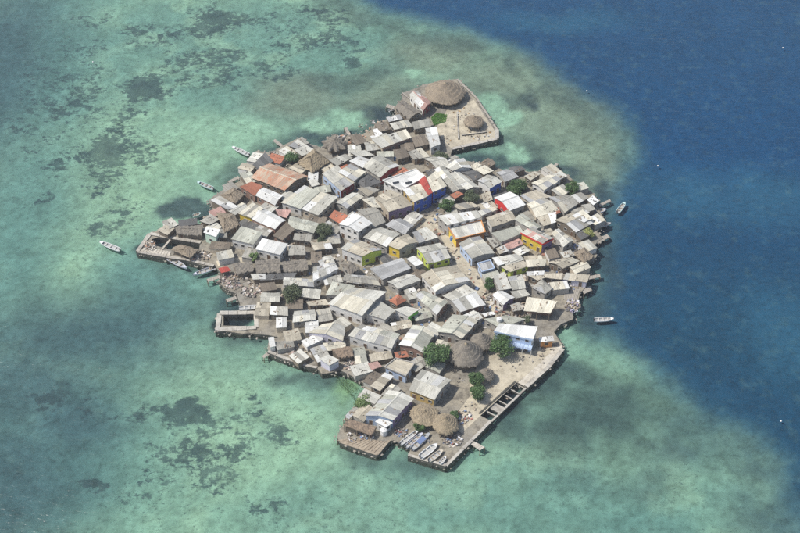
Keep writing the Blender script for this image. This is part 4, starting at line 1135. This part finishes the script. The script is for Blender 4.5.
# ================================================================== LEAN-TOS that fill the gaps between the houses
def inside(p, ring):
    r = False
    for a, b2 in zip(ring, ring[1:] + ring[:1]):
        if (a.y > p.y) != (b2.y > p.y) and p.x < (b2.x - a.x) * (p.y - a.y) / (b2.y - a.y) + a.x: r = not r
    return r
ox, oy = -100, -75
occ = np.ones((420, 420), bool)                      # half-metre cells, True = taken
gx, gy = np.meshgrid(ox + .5 * np.arange(420), oy + .5 * np.arange(420), indexing='ij')
def raster(ring):
    r = np.zeros(gx.shape, bool)
    for a, b2 in zip(ring, ring[1:] + ring[:1]):
        if abs(b2.y - a.y) < 1e-6: continue
        r ^= ((a.y > gy) != (b2.y > gy)) & (gx < (b2.x - a.x) * (gy - a.y) / (b2.y - a.y) + a.x)
    return r
occ &= ~raster(pts)
for o in list(bpy.data.objects):
    if o.name.split('.')[0] in ('sand_yard', 'terrace_paving', 'alley_paving', 'courtyard_paving', 'quay_paving'):
        occ |= raster([v.co for v in o.data.vertices])
    if o.parent is None and o.get('category') in ('tree', 'shrub', 'hut') and o.type == 'EMPTY':
        rr = 1.2 if o['category'] != 'hut' else 4.5
        occ |= (gx - o.location.x) ** 2 + (gy - o.location.y) ** 2 < rr * rr
for pl in POOLS + [[(478, 414), (514, 381), (527, 387), (491, 421)], [(337, 437), (345, 420), (395, 440), (377, 455)], [(395, 440), (420, 427), (450, 445), (446, 466), (408, 455)], [(404, 380), (455, 378), (490, 350), (545, 345), (565, 350), (446, 470), (395, 440)],
           [(137, 252), (150, 232), (205, 236), (206, 262)], [(212, 266), (256, 268), (268, 292), (256, 302), (256, 335), (215, 335)], [(505, 305), (600, 290), (600, 345), (545, 345)], [(436, 70), (500, 70), (500, 145), (448, 155), (428, 125), (400, 92)]]:
    occ |= raster([at(x, y, GZ) for x, y in pl])
for root, c, z0, zc in HOUSES:
    occ |= raster([c_ + (c_ - sum(c, Vector()) / 4).normalized() * .1 for c_ in c])
tones = [('grey', 'grey'), ('weathered', 'weathered grey'), ('tan', 'tan'), ('brown', 'brown'), ('pale', 'pale'), ('dark', 'blackish'), ('cream', 'cream'), ('rust', 'rusty'), ('greygreen', 'greenish grey'), ('white', 'white'), ('pink', 'pinkish')]
wts = [6, 6, 4, 4, 6, 2, 3, .3, 4, 2, .2]
used = set(); nlean = 0
HC = [(r_, sum(c, Vector()) / 4, c) for r_, c, _, _ in HOUSES]
for size in (5.2, 4.4, 3.6, 2.9):
    free = np.argwhere(~occ)
    rng.shuffle(free)
    for i, j in free[:1500]:
        if occ[i, j] or nlean > 90: continue
        p = Vector((gx[i, j], gy[i, j], 0))
        hs = sorted(HC, key=lambda h: (h[1].xy - p.xy).length)[:5]
        e = hs[0][2][1] - hs[0][2][0]; a = math.atan2(e.y, e.x) + random.uniform(-.15, .15)
        sx, sy = size * random.uniform(.85, 1.25), size * random.uniform(.6, .9)
        if random.random() < .5: sx, sy = sy, sx
        ca_, sa_ = math.cos(a), math.sin(a)
        q = [p + Vector((x * ca_ - y * sa_, x * sa_ + y * ca_, 0)) for x, y in ((-sx / 2, sy / 2), (sx / 2, sy / 2), (sx / 2, -sy / 2), (-sx / 2, -sy / 2))]
        m_ = raster(q)
        if m_.sum() < 6 or (m_ & occ).sum() > .16 * m_.sum(): continue
        lab = None
        for r_, _, _ in hs:
            for mat_, word in random.choices(tones, wts, k=3):
                l_ = 'low %s lean-to beside the %s' % (word, r_['label'].split(' beside ')[0].split(' with ')[0].split(' between ')[0].split(' behind ')[0])
                if l_ not in used and len(l_.split()) <= 16: lab = l_; break
            if lab: break
        if not lab: continue
        used.add(lab); occ |= m_; nlean += 1
        house(lab, 'world', [(v.x, v.y) for v in q], random.uniform(1.6, 2.2), random.choice(('shed', 'shed', 'gable')), mat_, random.choice(('wood', 'wood', 'concrete', 'concrete', 'beige', 'white')), cat='lean-to', name='lean_to', wins=False, wide=1.5, over=.15, rise=random.uniform(.2, .45))
print('lean-tos', nlean)

# bright green plot on the terrace and reeds in the inlet
def blades(name, ring, n, mat, label, hmin, hmax, z, cat):
    ps = [at(x, y, z) for x, y in ring]
    cen = sum(ps, Vector()) / len(ps)
    V_, F_ = [], []
    for i in range(n):
        k = random.randrange(len(ps)); a, b2 = ps[k], ps[(k + 1) % len(ps)]
        p = cen.lerp(a.lerp(b2, random.random()), random.random() ** .5)
        h = random.uniform(hmin, hmax); d = Vector((random.gauss(0, .25), random.gauss(0, .25), 1)) * h; w = random.uniform(.05, .14)
        u = Vector((random.gauss(0, 1), random.gauss(0, 1), 0)).normalized() * w
        i0 = len(V_); V_ += [p - u, p + u, p + d]; F_.append((i0, i0 + 1, i0 + 2))
    tag(link(name, mesh(name, V_, F_), mat), label, cat, kind='stuff')
leaf_mat('leafbright', (.22, .43, .10), (.14, .30, .07))
blades('grass', [(431, 118), (437, 113), (447, 115), (446, 122), (434, 126)], 2600, 'leafbright', 'bright green grass plot beside the narrow white roof', .2, .5, GZ, 'grass')
blades('reeds', [(336, 375), (348, 380), (362, 392), (356, 402), (346, 392), (336, 382)], 420, 'leaflime', 'pale green reeds growing in the shallow inlet', .25, .55, -.2, 'reeds')

# ================================================================== BOATS
def boat(label, a, b2, beam, hull, motor=True, z=0.0, group=None, name='boat', cover=None):
    """a: stern, b: bow, photo pixels on the water (or ground)"""
    A, B = at(*a, z + .35), at(*b2, z + .35)
    L = (B - A).length
    ang = math.atan2(B.y - A.y, B.x - A.x)
    root = tag(empty(name, ((A.x + B.x) / 2, (A.y + B.y) / 2, z), ang), label, 'boat', group)
    st = [(-.5, .80, .0), (-.35, .95, -.02), (-.1, 1.0, -.03), (.15, .93, 0), (.32, .68, .06), (.44, .34, .14), (.5, .04, .22)]
    V_, F_ = [], []
    for x, w, sh in st:
        hw = beam / 2 * w
        V_ += [Vector((x * L, y, zz)) for y, zz in ((-hw, .58 + sh), (-hw * .92, .2 + sh), (-hw * .45, -.18 + sh * .9), (0, -.25 + sh), (hw * .45, -.18 + sh * .9), (hw * .92, .2 + sh), (hw, .58 + sh), (hw * .84, .57 + sh), (hw * .72, .08 + sh), (-hw * .72, .08 + sh), (-hw * .84, .57 + sh))]
    n = 11
    mi = []
    for i in range(len(st) - 1):
        for j in range(n):
            F_.append((i * n + j, i * n + (j + 1) % n, (i + 1) * n + (j + 1) % n, (i + 1) * n + j)); mi.append(1 if j in (7, 8, 9) else 0)
    F_.append(tuple(reversed(range(n)))); mi.append(0)
    F_.append(tuple((len(st) - 1) * n + j for j in range(n))); mi.append(0)
    link('hull', mesh('hull', V_, F_, mi=mi), [hull, 'boatfloor'], root)
    for x in (-.28, -.05, .18):
        MB().box((x * L, 0), .32, beam * .78, .36, .42).build('bench', 'bench' if hull != 'hullwhite' else 'frame', root)
    bd = MB()
    bd.prism([(.33 * L, -beam * .30), (.47 * L, -beam * .09), (.47 * L, beam * .09), (.33 * L, beam * .30)], .60, .66).build('bow_deck', hull, root)
    if motor:
        mb = MB().box((-.5 * L - .18, 0), .42, .34, .55, 1.0)
        mb.box((-.5 * L - .16, 0), .16, .14, -.35, .55)
        mb.build('outboard_motor', 'motor', root)
    if cover:
        MB().box((.02 * L, 0), L * .36, beam * .82, .62, .70).build('tarpaulin', cover, root)
    return root
boat('white boat moored off the dark tarpaper shack', (249, 155), (232, 147), 1.7, 'hullwhite')
boat('pale blue-white boat drifting near the dark inlet', (213, 188.7), (197, 182), 1.7, 'hullteal')
boat('white boat tied below the dark tarpaper shack', (255.5, 172), (240.5, 166.5), 1.6, 'hullwhite', False)
boat('lone white boat on the open green shallows', (119.5, 250), (99.5, 242), 1.8, 'hullwhite')
boat('lilac-grey boat moored along the pool platform', (167, 257.5), (187, 268.5), 1.9, 'hulllilac')
boat('grey boat lying across the end of the stone edge', (215, 267.5), (193, 275), 1.8, 'hulllilac')
boat('pale teal boat on deep blue water beside white square roof', (617.5, 212.5), (625, 202.5), 1.7, 'hullteal')
boat('white boat on deep blue water off the cream post roof', (594.5, 320), (614, 319), 1.7, 'hullwhite')
boat('white-and-blue boat moored under the patched lean-to', (595, 212), (606, 209.5), 1.8, 'hulllilac', False)
boat('purple-grey boat pointing out from the beige roofs', (596, 226.5), (611, 223.5), 1.7, 'hullgrey')
boat('white boat tied beside the tan thatch near yellow shrub', (583, 264.5), (597, 255), 2.0, 'hullwhite', False)
boat('small pale boat below the yellow-green shrub', (592, 243), (604, 237), 1.6, 'hullbeige', False)
g_ = 'boats pulled up in the boat basin'
boat('outermost slim white boat hauled up beside low dark shrub', (400.5, 444), (419, 430), 1.4, 'hullwhite', z=GZ + .3, group=g_)
boat('slim lilac boat lying next to outermost white boat', (406, 447), (423, 433), 1.4, 'hulllilac', z=GZ + .3, group=g_)
boat('grey boat with blue tarpaulin among the hauled-up boats', (412, 449), (430, 433), 1.8, 'hullgrey', z=GZ + .3, group=g_, cover='tarpblue')
boat('widest white boat among the hauled-up boats', (420.5, 457), (437.5, 444), 2.1, 'hullwhite', z=GZ + .3, group=g_)
boat('beige wooden boat beside the widest white boat', (429, 460.5), (443, 450), 1.7, 'hullbeige', z=GZ + .3, group=g_)
boat('narrow white boat at the corner of the sea wall', (440, 463.5), (446, 457), 1.1, 'hullwhite', False, z=GZ + .3)
boat('overturned-looking long white boat beside the rectangular pool', (239, 308.5), (262, 306.5), 1.7, 'hullwhite', False, z=GZ + .3)
boat('little pale green raft boat floating in the dark inlet', (193, 216), (201, 213.5), 1.5, 'hullteal', False)
boat('slim grey canoe beside the terrace corner shed', (389, 111), (400, 107), 1.2, 'hullgrey', False)

# ================================================================== DOCKS AND DECKS
def dock(label, quad, mat='quay', n=7, z=.75, tile='P', name='dock', piles=True):
    ps = [w2(tile, q, z) for q in quad]
    cen = sum(ps, Vector()) / 4
    root = tag(empty(name, (cen.x, cen.y, 0)), label, 'dock')
    for k in range(n):
        a, b2 = ps[0].lerp(ps[1], k / n + .006), ps[0].lerp(ps[1], (k + 1) / n - .006)
        d, c_ = ps[3].lerp(ps[2], k / n + .006), ps[3].lerp(ps[2], (k + 1) / n - .006)
        dz = random.uniform(-.03, .03)
        ring = [a, b2, c_, d]
        if (b2 - a).cross(d - a).z < 0: ring = ring[::-1]
        MB().prism(ring, z - .14 + dz, z + dz).build('plank', mat, root, origin=root.location)
    if piles:
        for p in ps + [ps[0].lerp(ps[1], .5), ps[3].lerp(ps[2], .5)]:
            MB().tube([(p.x, p.y, -3), (p.x, p.y, z - .1)], [.14, .13], 7).build('pile', 'timber', root, origin=root.location)
    return root
dock('short pale jetty sticking out from the long sea wall', [(515, 345), (600, 402), (632, 380), (548, 334)], 'quay', 6, .8, 'S4')
dock('low brown deck below the pale grey house', [(50, 400), (310, 498), (395, 410), (150, 385)], 'dirtdeck', 12, 1.06, 'S3')
dock('thin white gangway across the platform pool', [(205, 328), (262, 262), (272, 266), (216, 332)], 'quay', 5, 1.1, 'W2')
dock('grey slipway planks beside the brown thatched lean-to', [(90, 262), (165, 180), (192, 195), (120, 275)], 'greywood', 8, .7, 'S3')
dock('rickety plank landing beside the cream post roof', [(430, 290), (490, 375), (440, 410), (385, 330)], 'greywood', 8, .7, 'E4')
dock('small plank landing below the tan sheet roof', [(430, 200), (535, 190), (500, 295), (425, 262)], 'greywood', 9, 1.0, 'E4')
dock('sand-coloured boards covering the platform corner', [(60, 345), (260, 378), (275, 345), (100, 310)], 'quay', 10, 1.05, 'W2')

for lab_, quad_ in (('thin plank jetty off the rusty beige roof', [(238, 176), (228, 181), (229.5, 183), (240, 178)]),
                    ('plank jetty behind the tan pyramid thatch', [(281, 147), (273, 141), (275, 139), (283, 145)]),
                    ('plank jetty beside the star-shaped thatch', [(348, 136), (344, 128), (347, 127), (351, 135)]),
                    ('narrow jetty by the terrace corner shed', [(397, 110), (386, 107), (387, 104), (399, 107)]),
                    ('short jetty behind the bright cream-white roof', [(548, 171), (556, 163), (558.5, 164), (551, 172)]),
                    ('thin jetty pointing at the pale teal boat', [(599, 204), (610, 199), (611, 201), (600, 206.5)]),
                    ('grey landing stage below the yellow-green shrub', [(596, 240), (607, 234), (610, 237), (599, 243)]),
                    ('worn jetty beside the tan sheet roof', [(589, 276), (600, 274), (600.5, 277), (589, 279.5)]),
                    ('low landing between plank landing and tan sheet roof', [(582, 290), (590, 286), (592, 290), (584, 294)]),
                    ('jetty of grey boards by the red awning', [(219, 275), (207, 279), (208, 282), (220, 278)]),
                    ('narrow jetty at the dark bay by the rubbish yard', [(236, 296), (226, 299), (227, 302), (237, 299)]),
                    ('boards running out from the white toilet hut', [(270, 350), (262, 356), (264, 358), (272, 353)])):
    dock(lab_, quad_, 'greywood', 6, .7)

# ================================================================== TANKS, BARRELS
def tank(label, px, py, z, r, h, mat, group):
    p = at(px, py, z)
    near = sorted(HOUSES, key=lambda h: ((sum(h[1], Vector()) / 4).xy - p.xy).length)
    for h_ in near:
        l_ = label.replace('between roofs', 'beside the ' + h_[0]['label'].split(' beside ')[0].split(' with ')[0].split(' between ')[0].split(' behind ')[0])
        if l_ not in used and len(l_.split()) <= 16: break
    used.add(l_)
    root = tag(empty('water_tank', p), l_, 'tank', group)
    mb = MB().tube([(0, 0, 0), (0, 0, h * .05), (0, 0, h * .45), (0, 0, h * .5), (0, 0, h * .55), (0, 0, h * .9), (0, 0, h)], [r * .95, r, r, r * .94, r, r * .97, r * .6], 14)
    mb.build('body', mat, root)
    MB().tube([(0, 0, h), (0, 0, h + .12)], [r * .34, r * .3], 10).build('lid', mat, root)
    MB().tube([(r * .95, 0, h * .12), (r * 1.3, 0, h * .12)], [.05, .05], 6).build('outlet_pipe', 'frame', root)
for px, py in ((444, 281), (327, 206), (377, 244), (306, 288), (452, 240), (552, 214), (420, 305), (354, 216), (509, 262), (395, 160)):
    tank('blue plastic water tank standing between roofs', px, py, GZ, .65, 1.5, 'tankblue', 'blue water tanks')
for px, py in ((300, 254), (348, 256), (492, 270), (468, 246), (410, 362), (289, 199), (560, 240), (534, 262)):
    tank('black water tank standing between roofs', px, py, GZ, .7, 1.6, 'tankblack', 'black water tanks')
tank('white water tank on the long low grey-green roof', 499, 321, GZ + 3.1, .8, 1.3, 'tankwhite', None)
tank('white water tank at the foot of the pale grey house', 384, 434, GZ, 1.0, 2.2, 'tankwhite', None)

# ================================================================== RUBBISH, SHORE STONES
def scraps(name, label, spots, n, cols, smin=.25, smax=1.0):
    V_, F_, T_ = [], [], []
    for i in range(n):
        px, py, rx, ry = random.choice(spots)
        a = random.uniform(0, 6.283); k = random.random() ** .5
        p = at(px + rx * k * math.cos(a), py + ry * k * math.sin(a), GZ)
        s1, s2, h = random.uniform(smin, smax), random.uniform(smin, smax) * random.choice((.25, .6, 1)), random.uniform(.08, .5)
        mb = MB().box((p.x, p.y), s1, s2, GZ - .05, GZ + h, random.uniform(0, 3))
        off = random.uniform(-.15, .3)
        for v in mb.v[4:6]: v.z += off * s1
        i0 = len(V_); V_ += mb.v; F_ += [tuple(i0 + q for q in f) for f in mb.f]
        c_ = random.choice(cols); kk = random.uniform(.7, 1.2)
        T_ += [(c_[0] * kk, c_[1] * kk, c_[2] * kk, 1)] * 8
    me_ = mesh(name, V_, F_)
    ca_ = me_.color_attributes.new('tint', 'FLOAT_COLOR', 'POINT')
    ca_.data.foreach_set('color', np.array(T_, np.float32).ravel())
    tag(link(name, me_, 'debris'), label, 'rubbish', kind='stuff')
DUST = [(.30, .24, .18), (.42, .36, .28), (.20, .17, .14), (.50, .46, .40), (.35, .33, .30), (.13, .12, .11)]
PINK = DUST * 2 + [(.46, .36, .33), (.55, .53, .50), (.38, .27, .25), (.6, .58, .55)]
scraps('rubbish', 'pinkish grey rubbish strewn over the yard by the dark bay', [(243, 285, 18, 7), (256, 292, 18, 5), (228, 280, 10, 8), (275, 297, 8, 5)], 420, PINK)
scraps('rubbish', 'mixed scraps between pale house and reeds', [(370, 362, 12, 6), (352, 366, 9, 6), (300, 350, 16, 8)], 320, PINK)
scraps('rubbish', 'drift wood and scraps behind the moored boats of the shore', [(572, 306, 8, 7), (588, 212, 9, 14), (582, 250, 12, 12), (570, 225, 9, 8), (560, 286, 20, 6)], 420, DUST + [(.62, .62, .66), (.2, .25, .4), (.34, .3, .4)])
scraps('rubbish', 'fishing gear heaped around the beached boats', [(418, 440, 14, 7), (452, 440, 10, 7), (462, 418, 10, 7), (400, 432, 8, 5), (360, 437, 14, 6)], 380, DUST + [(.16, .22, .34), (.6, .6, .6), (.34, .15, .12)], .2, .8)
scraps('rubbish', 'odds and ends littering lanes between the houses', [(400, 200, 60, 30), (330, 260, 60, 50), (470, 250, 60, 40), (420, 330, 60, 40), (540, 240, 50, 50), (300, 200, 50, 40), (490, 310, 40, 20)], 2600, DUST + [(.6, .58, .55), (.15, .22, .36), (.34, .17, .12)], .3, 1.2)
scraps('rubbish', 'crates and nets along the shore below the terrace', [(380, 130, 24, 10), (350, 140, 14, 6), (260, 165, 10, 8), (275, 158, 8, 6), (215, 225, 16, 12), (200, 256, 12, 5), (150, 246, 6, 5)], 620, DUST + [(.6, .58, .55), (.5, .3, .2)])
scraps('rubbish', 'nets, drums and boards dotted over the sandy square', [(520, 362, 24, 10), (495, 392, 16, 14), (470, 405, 10, 8), (545, 352, 10, 5), (462, 385, 8, 8)], 70, DUST, .2, .6)
scraps('rubbish', 'chairs and odds and ends dotted over the kiosk terrace', [(462, 118, 20, 14), (478, 134, 14, 6), (445, 140, 6, 6), (425, 102, 8, 5)], 150, DUST + [(.6, .6, .58), (.5, .3, .12)], .2, .6)
ICO = bmesh.new(); bmesh.ops.create_icosphere(ICO, subdivisions=1, radius=1)
IV = [v.co.copy() for v in ICO.verts]; IF = [tuple(v.index for v in f.verts) for f in ICO.faces]; ICO.free()
V_, F_ = [], []
for p, q in zip(pts, pts[1:] + pts[:1]):
    d = (q - p); L = d.length; d.normalize(); nn = Vector((d.y, -d.x, 0))
    cenp = (p + q) / 2
    outw = nn if True else -nn
    for k in range(int(L * 2.2)):
        s_ = random.uniform(.1, .42)
        o_ = p + d * random.uniform(0, L) + nn * random.gauss(0, .55)
        z_ = random.uniform(-.5, .75)
        sq = (random.uniform(.7, 1.4), random.uniform(.7, 1.4), random.uniform(.5, .9))
        i0 = len(V_)
        V_ += [Vector((o_.x + v.x * s_ * sq[0] * random.uniform(.8, 1.2), o_.y + v.y * s_ * sq[1] * random.uniform(.8, 1.2), z_ + v.z * s_ * sq[2])) for v in IV]
        F_ += [tuple(i0 + j for j in f) for f in IF]
tag(link('shore_stones', mesh('shore_stones', V_, F_), 'rock'), 'rough coral stones heaped along the waterline of the islet', 'stones', kind='stuff')

# a few floats on the open water
for px, py in ((587, 91), (783, 48), (658, 166), (781, 421), (93, 62)):
    p = at(px, py, 0)
    o = tag(empty('buoy', p), 'tiny pale buoy floating on the open water', 'buoy', 'mooring buoys')
    MB().tube([(0, 0, -.2), (0, 0, 0), (0, 0, .14), (0, 0, .25)], [.15, .28, .28, .1], 10).build('float', 'tankwhite', o, True)
    MB().tube([(0, 0, .24), (0, 0, .45)], [.04, .03], 6).build('ring_stem', 'frame', o)

# ================================================================== HAZE
HAZE = 0.0002
if HAZE:
    m = bpy.data.materials.new('haze'); m.use_nodes = True; t = m.node_tree; t.nodes.clear()
    out = t.nodes.new('ShaderNodeOutputMaterial'); pv = t.nodes.new('ShaderNodeVolumePrincipled')
    pv.inputs['Density'].default_value = HAZE
    pv.inputs['Color'].default_value = (.86, .90, .94, 1)
    pv.inputs['Anisotropy'].default_value = .2
    t.links.new(pv.outputs[0], out.inputs['Volume'])
    MATS['haze'] = m
    MB().box((0, 0), 8200, 8200, -40, 300).build('haze', 'haze')
    tag(bpy.data.objects['haze'], 'thin pale haze in the air over the sea', 'haze', kind='stuff')
